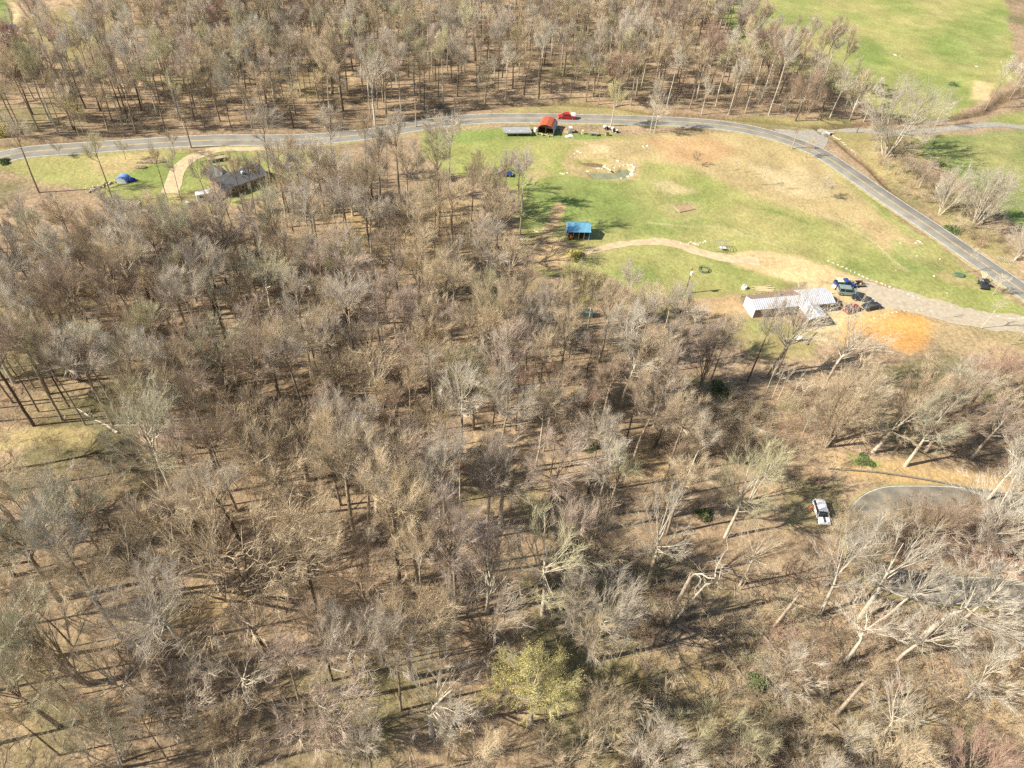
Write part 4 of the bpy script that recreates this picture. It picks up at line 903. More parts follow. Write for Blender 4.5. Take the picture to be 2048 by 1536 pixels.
bush('yellow-green shrub at the left picture edge above the road', (10, 268), 3.0, 3., 21, LEAF); bush('bright yellow shrub below the front of the blue-roofed shed', (1150, 512), 2.0, 1.5, 22, LEAF)
# --- guard rail
pts = [at(x, y) for x, y in ((1655, 940), (1700, 943), (1750, 947), (1800, 954), (1850, 962), (1900, 972), (1950, 982), (2000, 990), (2060, 996))]
g = thing('guard_rail', 'long weathered steel guard rail above the hairpin road', 'guard rail', pts[0], 0.)
def lc(p, z=0., o=None): q = p - pts[0]; return (q.x, q.y, q.z + z)
mb = MB()
for a, b in zip(pts[:-1], pts[1:]):
    d = (b - a); rz2 = math.atan2(d.y, d.x); c = (a + b) / 2 - pts[0]
    for dz3 in (.62, .48): mb.box((c.x, c.y, c.z + dz3), (d.length + .05, .09, .12), rz=rz2)
    mb.box((c.x, c.y, c.z + .55), (d.length + .05, .03, .1), rz=rz2)
mb.obj('rail', M['metal'], g)
row = spline([(p.x, p.y) for p in pts], 1.9)
for k in range(len(row) - 1): MB().box((row[k][0] - pts[0].x, row[k][1] + .12 - pts[0].y, float(hgt(row[k][0], row[k][1])) - pts[0].z + .3), (.16, .16, .75)).obj('post', M['wood'], g)
g = thing('tree_stump', 'short grey stump with a dark shadow beside the hairpin road', 'stump', at(1641, 976)); MB().tube([(0, 0, -.1), (.05, 0, .8)], [.28, .2], 8).obj('stump', BARK['mid'], g)
# --- snags, fallen logs
def fallen(label, a, b, r, m='dead', branches=6, seed=1, name='fallen_log'):
    A, B = at(*a), at(*b); g = thing(name, label, 'log', A, 0.); L = (B - A).length; R = random.Random(seed); d = (B - A) / L; sd = Vector((-d.y, d.x, 0))
    pts_ = [d * L * t + sd * R.uniform(-.02, .02) * L + Vector((0, 0, r * .8)) for t in (0, .25, .5, .75, 1)]
    MB().tube(pts_, [r, r * .9, r * .75, r * .55, r * .3], 8).obj('trunk', BARK[m], g)
    for k in range(branches):
        t = R.uniform(.35, .95); p0 = d * L * t + Vector((0, 0, r)); q = d * R.uniform(.2, .9) + sd * R.uniform(-1, 1) + Vector((0, 0, R.uniform(.1, .9))); l_ = L * R.uniform(.12, .3)
        MB().tube([p0, p0 + q * l_ * .5, p0 + q * l_ + Vector((0, 0, -.1))], [r * .3, r * .2, r * .08], 5).obj('branch', BARK[m], g)
fallen('fallen pale log, bark stripped, right of the centre of the wood', (1532, 868), (1475, 838), .32, 'pale', 3, 2)
fallen('fallen grey log beside the stripped pale one', (1470, 880), (1415, 800), .16, 'mid', 6, 3)
fallen('long fallen pale trunk at the sunlit earth bank', (235, 868), (150, 818), .25, 'pale', 8, 4); fallen('crooked fallen limb across the earth bank end', (275, 852), (205, 850), .2, 'pale', 8, 5)
fallen('fallen trunk running down from the broken pale snag', (1352, 1252), (1450, 1300), .26, 'mid', 4, 6); fallen('dark fallen trunk in the lower right wood beside the green shrub', (1440, 1296), (1500, 1372), .24, 'mid', 6, 7)
fallen('fallen thin trunk right of the dark green shrub', (1510, 1256), (1590, 1345), .18, 'mid', 7, 8); fallen('long thin fallen trunk below the dark green shrub', (1540, 1375), (1660, 1440), .15, 'mid', 8, 9)
fallen('dark log on the sunny ground in the lower right corner', (1880, 1525), (2012, 1500), .3, 'mid', 2, 10); fallen('dark fallen trunk near the lower edge below the vase-shaped tree', (1650, 1440), (1760, 1536), .2, 'mid', 5, 11)
fallen('pale fallen trunk in the centre of the wood', (1000, 775), (950, 763), .22, 'pale', 3, 12); fallen('fallen pale limb on the litter in the lower left wood', (690, 1345), (640, 1330), .12, 'pale', 4, 13)
fallen('dark leaning log below the gas tank', (1612, 690), (1634, 664), .2, 'dark', 1, 14); fallen('thin fallen trunk above the middle clearing', (1160, 800), (1090, 860), .14, 'pale', 5, 15)
def snag(label, base, top, r, seed, limbs=0):
    A = at(*base); R = random.Random(seed); h = None
    for h_ in np.arange(2, 16, .25):        # height that carries the broken top to the right level
        if proj((A.x, A.y, A.z + h_))[1] <= top[1]: h = h_; break
    q = at0(top[0], top[1], A.z + h); tp_ = Vector((q[0] - A.x, q[1] - A.y, h)); g = thing('broken_snag', label, 'snag', A, 0.)
    sp_ = MB()
    for k in range(7): a = k * .9; c = Vector((math.cos(a), math.sin(a), 0)) * r * .6; sp_.tube([tp_ * .97 + c, tp_ + c * 1.1 + Vector((0, 0, R.uniform(.25, .9)))], [r * .28, .01], 4)
    mbt = MB().tube([(0, 0, -.3), tp_ * .35, tp_ * .7, tp_ * .98], [r * 1.3, r, r * .9, r * .78], 9); mbt.obj('trunk', BARK['dead'], g); sp_.obj('splintered_top', BARK['dead'], g)
    return g, tp_
snag('short broken pale snag right of the two-limbed dead tree', (1548, 1252), (1598, 1190), .19, 1); snag('tall broken pale snag near the lower right', (1672, 1428), (1728, 1366), .23, 2); snag('short broken snag near the bottom edge', (1480, 1510), (1520, 1470), .18, 3)
snag('thin broken dark stump in the lower right thicket', (1660, 1390), (1654, 1352), .16, 4)
g, tp_ = snag('broken pale snag with a twisted white limb', (1334, 1248), (1382, 1152), .30, 5)
S_ = MB(); Lr = np.random.default_rng(4)
def gn(p, d, L, r, dep, mb):
    pts_ = [p]; q = p
    for k in range(4): d = (d + Vector(Lr.normal(0, .32, 3))).normalized(); q = q + d * L / 4; pts_.append(q)
    mb.tube(pts_, [r, r * .85, r * .7, r * .55, r * .35], 6)
    if dep:
        for k in range(3): i = int(Lr.integers(1, 5)); gn(pts_[i], (d + Vector(Lr.normal(0, .7, 3)) + Vector((0, 0, .2))).normalized(), L * .6, r * .5, dep - 1, mb)
gn(tp_ * .93, Vector((.55, .1, .9)).normalized(), 6.0, .15, 3, S_); S_.obj('dead_limb', BARK['pale'], g)
g2 = thing('dead_tree', 'slender dead tree with forked white limbs beside the broken snag', 'tree', at(1352, 1238), 0.)
mb = MB(); mb.tube([(0, 0, -.3), (.8, .3, 4), (2.2, .8, 9)], [.2, .16, .1], 7); mb.obj('trunk', BARK['pale'], g2); S_ = MB(); gn(Vector((2.2, .8, 9)), Vector((.7, .2, .7)), 4.5, .1, 3, S_); S_.obj('crown', BARK['pale'], g2)
# --- brush piles in the lower right
for k, (px, sz) in enumerate((((1430, 1275), 4.), ((1560, 1400), 4.5), ((1470, 1255), 3.), ((1700, 1340), 3.5))):
    g = thing('brush_pile', ['tangled brush pile behind the broken pale snag', 'wide tangled brush pile right of the dark green shrub', 'small tangled brush pile above the fallen trunk', 'loose brush pile under the pale bare trees'][k], 'brush pile', at(*px), 0., 'brush piles'); mb = MB()
    for j in range(140):
        a = r5.uniform(0, 6.28); q = Vector((r5.gauss(0, sz * .28), r5.gauss(0, sz * .28), r5.uniform(.05, .6))); d = Vector((math.cos(a), math.sin(a), r5.uniform(-.1, .4))); l_ = r5.uniform(.6, 2.4)
        mb.tube([q, q + d * l_], [r5.uniform(.02, .05), .012], 3, False)
    mb.obj('stick', BARK['mid'], g)
g = thing('dark_junk_heap', 'dark heap of junk beside the orange ground left of the house', 'heap', at(1348, 622), .2); MB().blob((0, 0, 0), (3.2, 1.8, 1.2), 30, 2, .35).obj('heap', M['tarp_black'], g)
# boundary post on the lane
g = thing('gate_post', 'dark short post at the lane beside the creek', 'post', at(1713, 266)); MB().tube([(0, 0, -.2), (0, 0, 2.2)], .12, 7).obj('post', M['wood_dark'], g)

# ------------------------------------------------------------------ trees
class Segs:
    def __init__(s): s.a = []; s.b = []; s.ra = []; s.rb = []
    def add(s, a, b, ra, rb): s.a.append(a); s.b.append(b); s.ra.append(ra); s.rb.append(rb)
    def mesh(s, sides):
        A = np.array(s.a); B = np.array(s.b); ra = np.array(s.ra); rb = np.array(s.rb)
        d = B - A; d /= np.linalg.norm(d, axis=1)[:, None] + 1e-9
        ref = np.where(np.abs(d[:, 2:3]) < .9, np.array([[0, 0, 1.]]), np.array([[1., 0, 0]]))
        u = np.cross(d, ref); u /= np.linalg.norm(u, axis=1)[:, None]; w = np.cross(d, u)
        n = len(A); t = 2 * np.pi * np.arange(sides) / sides
        ring = u[:, None, :] * np.cos(t)[None, :, None] + w[:, None, :] * np.sin(t)[None, :, None]
        V = np.concatenate([A[:, None] + ring * ra[:, None, None], B[:, None] + ring * rb[:, None, None]], 1).reshape(-1, 3)
        k = np.arange(sides); base = (np.arange(n) * 2 * sides)[:, None]
        Q = np.stack([base + k, base + (k + 1) % sides, base + sides + (k + 1) % sides, base + sides + k], 2).reshape(-1, 4)
        return V, Q
def unit(v): return v / (np.linalg.norm(v) + 1e-9)
def chain(segs, p, d, L, r0, r1, n, wob, up, R, bend=None):
    pts = [p]; q = p; dd = d
    for i in range(n):
        dd = unit(dd + R.normal(0, wob, 3) + np.array([0, 0, up]) * (1 if bend is None else bend(i)))
        a = q; q = q + dd * L / n
        segs.add(a, q, r0 + (r1 - r0) * i / n, r0 + (r1 - r0) * (i + 1) / n); pts.append(q)
    return pts
def sample(pts, t):
    k = t * (len(pts) - 1); i = min(int(k), len(pts) - 2); f = k - i
    return pts[i] * (1 - f) + pts[i + 1] * f, unit(pts[i + 1] - pts[i])
def side_dir(d, R, lo, hi):
    a = unit(np.cross(d, R.normal(0, 1, 3))); ang = math.radians(R.uniform(lo, hi))
    return unit(d * math.cos(ang) + a * math.sin(ang))
def grow(seed, H, Rc, tf, nl, nb=6, ns=6, nt=7, stems=1, r0=.22, spread=50, gnarl=.12, twig=.0135, lean=.03, leaves=0, slean=.10, twl=1.):
    """returns meshes (trunk, crown); crown material slots: limbs, twigs, leaves.
    Limbs arc from the leader to points on a rounded crown outline, branches and twigs fan out from them."""
    R = np.random.default_rng(seed); tr = Segs(); limb = Segs(); tw = Segs(); tips = []
    zc = H * (tf + (1 - tf) * .50); cz = H - zc; Rc = Rc * 1.08; ph = R.uniform(0, 6.28, 3)
    def lump(a, v): return 1 + .13 * math.sin(2 * a + ph[0]) + .10 * math.sin(3 * a + ph[1] + 3 * v) + .06 * math.sin(5 * a + ph[2])
    leads = []
    for st in range(stems):
        sl = slean if stems > 1 else 0
        dd = unit(np.array([R.normal(0, lean + sl), R.normal(0, lean + sl), 1.])); rr = 1.02 * r0 / math.sqrt(stems) * R.uniform(.85, 1.15)
        p0 = np.array([R.normal(0, .25), R.normal(0, .25), -.4]) if stems > 1 else np.array([0, 0, -.4])
        tl = H * max(tf, .12)
        pts = chain(tr, p0, dd, tl + .4, rr * 1.25, rr * .8, 6, .015 + gnarl * .12, .02, R)
        lead = chain(limb, pts[-1], unit(pts[-1] - pts[-2]), (H - tl) * (.62 if stems == 1 else .7), rr * .8, .05, 8, gnarl * .5, .03, R)
        leads.append((lead, rr, tl))
    mid = np.mean([np.mean(np.array(l_[0])[:, :2], axis=0) for l_ in leads], axis=0) if stems == 1 else np.zeros(2)
    C = np.array([mid[0], mid[1], zc])
    def surf(a, v, k=1.):
        q = lump(a, v); h_ = math.sqrt(max(0, 1 - v * v)); return C + np.array([Rc * h_ * math.cos(a) * q, Rc * h_ * math.sin(a) * q, cz * v * (.9 + .1 * q)]) * k
    root = np.array([mid[0] * .4, mid[1] * .4, H * tf * .75])
    for i in range(nl):
        lead, rr, tl = leads[i % stems]
        v = -.30 + 1.26 * ((i * .618 + R.random() * .3) % 1.) ; a = i * 2.39996 + R.uniform(-.4, .4)
        if stems > 1: a = math.atan2(lead[-1][1], lead[-1][0]) + R.normal(0, .9)
        T_ = surf(a, min(v, .97), R.uniform(.84, 1.0))
        f = R.uniform(.0, .45) + .35 * max(0, v); p, d = sample(lead, min(.95, f))
        if p[2] > T_[2] - 1.: p, d = sample(lead, 0.02)
        dz = T_[2] - p[2]; Lt = np.linalg.norm(T_ - p)
        ctrl = p + np.array([(T_[0] - p[0]) * .54, (T_[1] - p[1]) * .54, dz * .42]) + R.normal(0, .05 + gnarl * .35, 3) * Lt * .35
        rl = max(.035, rr * .34) * R.uniform(.8, 1.15); n = 7; pl = []
        for k in range(n + 1):
            t = k / n; q = p * (1 - t) ** 2 + ctrl * 2 * t * (1 - t) + T_ * t * t
            if 0 < k: q = q + R.normal(0, gnarl * .16, 3) * Lt / 6
            pl.append(q)
        for k in range(n): limb.add(pl[k], pl[k + 1], rl * (1 - .88 * k / n), rl * (1 - .88 * (k + 1) / n))
        for j in range(nb):
            t = .18 + .8 * ((j + R.random()) / nb); p1, d1 = sample(pl, min(t, .999))
            av = a + R.normal(0, .42); vv = min(.99, max(-.75, v + R.normal(0, .30))); T2 = surf(av, vv, R.uniform(.86, 1.03))
            w_ = T2 - p1; L2 = np.linalg.norm(w_); L2u = min(L2, Lt * R.uniform(.35, .62)); d0 = unit(unit(w_) + d1 * .55 + R.normal(0, .10, 3))
            q2 = chain(limb, p1, d0, L2u, max(.015, rl * .28 * (1.1 - .6 * t)), .010, 3, gnarl * .8, .04, R)
            for k in range(ns):
                p2, d2 = sample(q2, R.uniform(.12, 1.) ** .8); out = unit(p2 - root)
                L3 = max(.8, L2u * R.uniform(.28, .5)); dq = unit(side_dir(d2, R, 18, 50) + out * .5)
                q3 = chain(tw, p2, dq, L3, twig * 1.35, twig * .8, 2, gnarl * .5, .03, R)
                for m in range(nt):
                    p3, d3 = sample(q3, R.uniform(.1, 1.)); L4 = R.uniform(.45, 1.15) * twl * (.5 + .035 * H)
                    e = p3 + unit(side_dir(d3, R, 12, 42) + out * .3) * L4
                    tw.add(p3, e, twig * .8, twig * .28); tips.append((p3 + e) / 2); tips.append(e)
    v, q = tr.mesh(8); trunk = mesh_np('trunk', v, q, mats=[BARK['mid']])
    v1, q1 = limb.mesh(4); v2, q2 = tw.mesh(3); mi = [0] * len(q1) + [1] * len(q2)
    V = np.concatenate([v1, v2]); Q = np.concatenate([q1, q2 + len(v1)])
    mats = [BARK['mid'], TW['grey']]
    if leaves:
        T = np.array(tips); T = T[R.integers(0, len(T), leaves)] + R.normal(0, .12, (leaves, 3))
        a = R.normal(0, 1, (leaves, 3)); a /= np.linalg.norm(a, axis=1)[:, None]; b_ = np.cross(a, R.normal(0, 1, (leaves, 3))); b_ /= np.linalg.norm(b_, axis=1)[:, None]
        s = R.uniform(.035, .075, (leaves, 1)); v3 = np.stack([T - a * s, T - b_ * s * .6, T + a * s, T + b_ * s * .6], 1).reshape(-1, 3)
        Q = np.concatenate([Q, np.arange(leaves * 4).reshape(-1, 4) + len(V)]); V = np.concatenate([V, v3]); mi += [2] * leaves; mats.append(LEAF)
    crown = mesh_np('crown', V, Q, mats=mats, midx=mi)
    return trunk, crown

SPEC = {   # kind: (variants, base height, crown radius, kwargs)
 'tall':  (8, 24., 3.5, dict(tf=.54, nl=14, nb=6, ns=6, nt=7, r0=.24, spread=40, gnarl=.10)),
 'slim':  (3, 20., 2.5, dict(tf=.54, nl=11, nb=6, ns=5, nt=6, r0=.17, spread=34, gnarl=.08)),
 'broad': (5, 20., 4.9, dict(tf=.36, nl=18, nb=7, ns=6, nt=7, r0=.30, spread=52, gnarl=.14)),
 'fan':   (3, 17., 4.7, dict(tf=.14, nl=22, nb=6, ns=6, nt=7, stems=3, r0=.34, spread=40, gnarl=.09)),
 'open':  (4, 19., 4.6, dict(tf=.38, nl=15, nb=6, ns=5, nt=5, r0=.27, spread=46, gnarl=.13)),
 'sparse': (3, 19., 4.6, dict(tf=.34, nl=12, nb=6, ns=4, nt=3, r0=.26, spread=46, gnarl=.12)),
 'vase':  (2, 15., 6.2, dict(tf=.10, nl=38, nb=6, ns=5, nt=5, stems=7, r0=.42, spread=34, gnarl=.06, slean=.26)),
 'gnarl': (3, 19., 5.2, dict(tf=.38, nl=11, nb=6, ns=5, nt=5, r0=.32, spread=60, gnarl=.30)),
 'small': (3, 10., 2.6, dict(tf=.25, nl=11, nb=5, ns=5, nt=6, r0=.10, spread=45, gnarl=.12, twig=.013)),
 'leafy': (2, 18., 4.4, dict(tf=.26, nl=18, nb=8, ns=6, r0=.28, spread=48, gnarl=.12, leaves=15000)),
 'budding': (2, 19., 4.6, dict(tf=.3, nl=13, nb=7, ns=6, r0=.27, spread=46, gnarl=.13, leaves=7000)),
 'sapling': (3, 8., .9, dict(tf=.45, nl=6, nb=2, ns=3, nt=3, r0=.055, spread=30, gnarl=.06, twig=.011)),
}
VAR = {}
sd_ = 100
for kind, (nv, H, Rc, kw) in SPEC.items():
    VAR[kind] = []
    for i in range(nv):
        sd_ += 1; rr = random.Random(sd_)
        VAR[kind].append(grow(sd_, H * rr.uniform(.94, 1.06), Rc * rr.uniform(.88, 1.12), **kw))

# crown-centre pixels (or 'b': trunk-base pixels) of the trees that can be picked out, with kind, twig colour, height, crown width factor
T = []
def c_(x, y, kind, col, H=None, w=1., bark=None): T.append(('c', x, y, kind, col, H, w, bark))
def b_(x, y, kind, col, H=None, w=1., bark=None): T.append(('b', x, y, kind, col, H, w, bark))
c_(1078, 1375, 'leafy', 'yellow-green', 18, .95, 'pale'); c_(1105, 1130, 'open', 'olive', 21, 1.05, 'pale')
c_(985, 1130, 'fan', 'pinkish', 20, .9, 'pale'); c_(1205, 1235, 'broad', 'grey', 20, 1.1, 'pale'); c_(815, 1265, 'broad', 'tan', 21, 1.05, 'mid')
c_(700, 1300, 'tall', 'grey', 22, 1.1, 'mid'); c_(630, 1400, 'fan', 'pinkish', 18, 1.15, 'pale'); c_(470, 1350, 'gnarl', 'grey', 16, .8, 'pale')
c_(470, 1470, 'broad', 'tan', 16, .8); c_(860, 1400, 'gnarl', 'whitish', 18, .8, 'pale'); c_(1225, 1440, 'fan', 'tan', 17, .8, 'pale')
b_(404, 1341, 'tall', 'grey', 25, 1.05, 'pale'); c_(455, 1090, 'vase', 'tan', 21, 1.3, 'mid'); b_(118, 1200, 'broad', 'green-grey', 23, 1.1, 'mid')
c_(100, 1280, 'fan', 'green-grey', 20, 1.1, 'mid'); c_(190, 1480, 'fan', 'green-grey', 15, .8, 'pale'); c_(40, 1380, 'broad', 'green-grey', 18, .9)
b_(384, 1453, 'small', 'grey', 13, 1.2, 'mid'); b_(352, 1000, 'broad', 'green-grey', 22, .95, 'pale'); b_(180, 1065, 'small', 'grey', 14, 1.1)
b_(578, 1035, 'broad', 'tan', 20, 1., 'mid'); b_(718, 1100, 'tall', 'tan', 27, 1., 'mid'); b_(742, 1090, 'tall', 'grey', 26, .9); b_(800, 1165, 'tall', 'tan', 27, .95)
b_(836, 1168, 'tall', 'tan', 25, .9, 'mid'); b_(790, 1085, 'tall', 'tan', 24, .8); b_(897, 1215, 'tall', 'pinkish', 24, .85); b_(910, 1238, 'tall', 'pinkish', 25, .85)
b_(890, 1050, 'tall', 'grey', 22, 1., 'mid'); b_(1000, 1052, 'broad', 'pinkish', 20, 1., 'pale'); b_(975, 1040, 'broad', 'grey', 19, .8, 'pale')
b_(1187, 1062, 'tall', 'whitish', 21, .9, 'mid'); b_(1205, 1062, 'tall', 'olive', 20, .8, 'mid'); b_(1295, 1172, 'sparse', 'whitish', 21, .9, 'mid')
b_(1450, 1075, 'broad', 'olive', 18, .9, 'pale'); b_(1480, 1170, 'open', 'tan', 15, .8, 'pale'); b_(1500, 1000, 'fan', 'olive', 14, .75, 'pale')
b_(1640, 1228, 'sparse', 'whitish', 19, .85, 'pale'); b_(1720, 1235, 'sparse', 'whitish', 20, 1., 'pale'); b_(1845, 1275, 'gnarl', 'whitish', 19, 1., 'pale')
b_(1690, 1322, 'gnarl', 'whitish', 15, .9, 'pale'); b_(1795, 1320, 'gnarl', 'whitish', 14, .9, 'pale'); b_(1960, 1105, 'vase', 'whitish', 19, .9, 'pale'); b_(2010, 1115, 'open', 'whitish', 18, .9, 'pale')
b_(1985, 1135, 'small', 'reddish', 9, 1.8, 'mid'); b_(2030, 1150, 'small', 'reddish', 10, 1.9, 'mid'); b_(1880, 1110, 'small', 'reddish', 9, 1.8, 'mid'); b_(1905, 1060, 'small', 'brown', 8, 1.6)
b_(1975, 1000, 'open', 'whitish', 15, .9, 'pale'); b_(2060, 1010, 'open', 'whitish', 18, .9, 'pale')
b_(1648, 892, 'vase', 'tan', 19, .66, 'mid'); b_(1660, 885, 'fan', 'tan', 19, .9, 'mid'); b_(1810, 932, 'broad', 'green-grey', 18, 1., 'pale'); b_(1745, 905, 'gnarl', 'tan', 15, 1., 'pale')
b_(1790, 900, 'broad', 'brown', 16, 1.1, 'mid'); b_(1850, 905, 'broad', 'brown', 17, 1.1, 'mid'); b_(1880, 830, 'gnarl', 'whitish', 17, 1., 'pale'); b_(1935, 815, 'broad', 'reddish', 15, 1.)
b_(1535, 755, 'sparse', 'whitish', 22, 1., 'mid'); b_(1552, 748, 'sparse', 'whitish', 20, .9, 'mid'); b_(1645, 780, 'sparse', 'whitish', 21, 1., 'mid'); b_(1495, 762, 'tall', 'grey', 19, .8)
b_(1398, 790, 'fan', 'pinkish', 18, .8, 'mid'); b_(1342, 785, 'tall', 'pinkish', 18, .8); b_(1420, 765, 'tall', 'tan', 17, .8, 'mid')
b_(1155, 905, 'tall', 'reddish', 15, .75, 'mid'); b_(1240, 815, 'open', 'whitish', 20, .9, 'mid'); b_(1270, 830, 'fan', 'tan', 19, .9, 'mid'); b_(1215, 800, 'tall', 'whitish', 22, .9, 'mid'); b_(1290, 790, 'fan', 'grey', 18, .9)
b_(1175, 830, 'small', 'pinkish', 9, 1.); b_(985, 822, 'tall', 'grey', 20, .9, 'mid'); b_(1003, 823, 'tall', 'pinkish', 21, .9); b_(1047, 770, 'tall', 'grey', 20, .8); b_(1063, 780, 'tall', 'grey', 19, .8)
b_(930, 770, 'tall', 'tan', 20, .8); b_(858, 780, 'broad', 'tan', 17, .8, 'mid'); b_(872, 740, 'broad', 'tan', 17, .8); b_(760, 700, 'broad', 'pinkish', 16, 1., 'mid'); b_(745, 770, 'broad', 'grey', 16, .9)
b_(675, 780, 'tall', 'grey', 18, .9); b_(645, 795, 'tall', 'tan', 21, .9); b_(560, 800, 'broad', 'tan', 19, .9); b_(640, 640, 'tall', 'grey', 20, .9); b_(545, 640, 'broad', 'green-grey', 18, 1., 'pale')
b_(1128, 655, 'tall', 'yellow-green', 17, .9, 'mid'); b_(1152, 662, 'budding', 'yellow-green', 16, .8, 'mid'); b_(1176, 655, 'budding', 'yellow-green', 14, .75, 'pale'); b_(1248, 610, 'broad', 'grey', 12, .75, 'pale'); b_(1330, 655, 'budding', 'yellow-green', 13, .7, 'pale')
b_(1290, 640, 'small', 'yellow-green', 9, 1.3, 'pale')
b_(1040, 470, 'slim', 'grey', 21, .8, 'pale'); b_(1008, 410, 'tall', 'grey', 14, .9); b_(1035, 420, 'tall', 'pinkish', 15, 1.); b_(895, 395, 'slim', 'grey', 21, 1.2, 'pale'); b_(875, 350, 'tall', 'grey', 18, 1., 'mid')
b_(672, 358, 'tall', 'grey', 20, .9); b_(735, 362, 'slim', 'tan', 18, .8); b_(775, 365, 'slim', 'tan', 18, .8); b_(545, 385, 'slim', 'grey', 22, 1.1, 'mid'); b_(600, 380, 'broad', 'green-grey', 13, .7)
b_(225, 400, 'slim', 'olive', 18, 1., 'mid'); b_(78, 385, 'slim', 'grey', 18, 1.1, 'mid'); b_(335, 400, 'slim', 'tan', 14, .6); b_(365, 412, 'slim', 'grey', 15, .7); b_(490, 436, 'tall', 'tan', 16, .8); b_(460, 440, 'tall', 'grey', 15, .8); b_(512, 430, 'slim', 'grey', 15, 1.); b_(535, 422, 'tall', 'tan', 15, .8); b_(425, 432, 'slim', 'grey', 14, 1.); b_(440, 428, 'slim', 'tan', 16, .7, 'pale')
b_(252, 320, 'small', 'olive', 6, .9); b_(350, 308, 'small', 'brown', 7, .9); b_(120, 312, 'small', 'olive', 4, 1.2)
# trees by the road, the lane and the pastures
b_(750, 250, 'gnarl', 'whitish', 21, .75, 'pale'); b_(1222, 252, 'broad', 'yellow-green', 14, .75, 'pale'); b_(1300, 264, 'tall', 'whitish', 15, .75, 'pale'); b_(1308, 266, 'small', 'whitish', 12, 1., 'pale')
b_(1402, 232, 'open', 'whitish', 13, .6, 'pale'); b_(1456, 230, 'tall', 'whitish', 19, .75, 'pale'); b_(1490, 226, 'tall', 'tan', 18, .7, 'pale'); b_(1537, 230, 'tall', 'whitish', 24, .8, 'pale'); b_(1590, 242, 'gnarl', 'reddish', 17, .7)
b_(1640, 175, 'tall', 'whitish', 20, .9, 'pale'); b_(1610, 238, 'fan', 'brown', 15, .8); b_(1660, 235, 'open', 'whitish', 17, .7, 'pale'); b_(1700, 240, 'fan', 'tan', 16, .7, 'pale'); b_(1725, 248, 'slim', 'whitish', 14, .9, 'pale')
b_(1772, 312, 'vase', 'whitish', 22, 1.15, 'pale'); b_(1735, 320, 'slim', 'pinkish', 8, .8, 'pale'); b_(1870, 252, 'gnarl', 'whitish', 13, .6, 'pale'); b_(1970, 220, 'slim', 'whitish', 17, 1.1, 'mid'); b_(2020, 200, 'fan', 'grey', 15, .9)
b_(1805, 360, 'small', 'pinkish', 8, 1., 'pale'); b_(1790, 350, 'small', 'brown', 7, 1.2); b_(1838, 375, 'small', 'pinkish', 9, .9, 'pale'); b_(1878, 428, 'vase', 'whitish', 13, .75, 'pale'); b_(1945, 452, 'vase', 'whitish', 15, .95, 'pale'); b_(1965, 445, 'fan', 'pinkish', 13, .9, 'pale')
b_(2030, 520, 'vase', 'whitish', 11, .8, 'pale'); b_(2060, 500, 'broad', 'grey', 12, .8, 'pale'); b_(1850, 395, 'small', 'brown', 7, 1.3)
b_(1443, 342, 'sapling', 'whitish', 5, 1., 'pale'); b_(1468, 346, 'sapling', 'whitish', 5, 1., 'pale'); b_(1492, 350, 'sapling', 'pinkish', 4, 1., 'pale'); b_(1522, 370, 'sapling', 'pinkish', 6, 1.6, 'pale'); b_(1557, 380, 'sapling', 'pinkish', 5, 1.3, 'pale')
b_(1392, 330, 'small', 'brown', 4, 1.3); b_(1642, 396, 'small', 'whitish', 7, .9, 'pale'); b_(1578, 300, 'slim', 'tan', 8, .6); b_(1612, 315, 'small', 'tan', 6, .8)
b_(1985, 590, 'small', 'whitish', 6, .9, 'pale'); b_(1928, 545, 'sapling', 'whitish', 7, 1., 'pale'); b_(1962, 657, 'sapling', 'whitish', 9, 1.1, 'pale'); b_(1882, 637, 'sapling', 'whitish', 5, .9, 'pale')
for x, y in ((1545, 795), (1556, 800), (1575, 806), (1590, 820), (1532, 786), (1600, 880), (2020, 690), (2035, 682), (1990, 860)): b_(x, y, 'sapling', 'whitish', 8, 1., 'pale')
for x, y in ((1395, 1290), (1560, 1250), (1480, 1180), (1320, 1420), (1480, 1510), (1600, 1500), (1850, 1420)): b_(x, y, 'sapling', 'tan', 9, 1.2, 'mid')
b_(1548, 1398, 'small', 'grey', 12, 1.1, 'mid'); b_(1420, 1500, 'small', 'olive', 11, 1., 'mid'); b_(1350, 1535, 'small', 'olive', 12, 1., 'mid'); b_(1668, 1125, 'fan', 'tan', 14, .8, 'pale'); b_(1705, 1205, 'fan', 'tan', 15, .8, 'pale'); b_(1820, 1120, 'broad', 'brown', 14, .9, 'mid'); b_(1930, 1125, 'broad', 'pinkish', 13, .9, 'mid'); b_(1730, 1110, 'fan', 'whitish', 12, .7, 'pale'); b_(1800, 1085, 'small', 'brown', 9, 1.9); b_(1850, 1090, 'small', 'pinkish', 9, 2.); b_(1905, 1100, 'small', 'brown', 10, 1.9); b_(1760, 1075, 'small', 'tan', 8, 1.6)
b_(1770, 1235, 'open', 'whitish', 16, .9, 'pale'); b_(1910, 1255, 'open', 'whitish', 16, .9, 'pale'); b_(2010, 1260, 'broad', 'pinkish', 15, .9, 'pale'); c_(1700, 1480, 'open', 'whitish', 12, .6, 'pale'); b_(1750, 1480, 'gnarl', 'whitish', 14, .8, 'pale')
b_(1930, 1400, 'small', 'whitish', 12, 1.3, 'pale'); b_(2030, 1300, 'gnarl', 'whitish', 15, .9, 'pale'); b_(1610, 1160, 'small', 'brown', 9, 1.1)

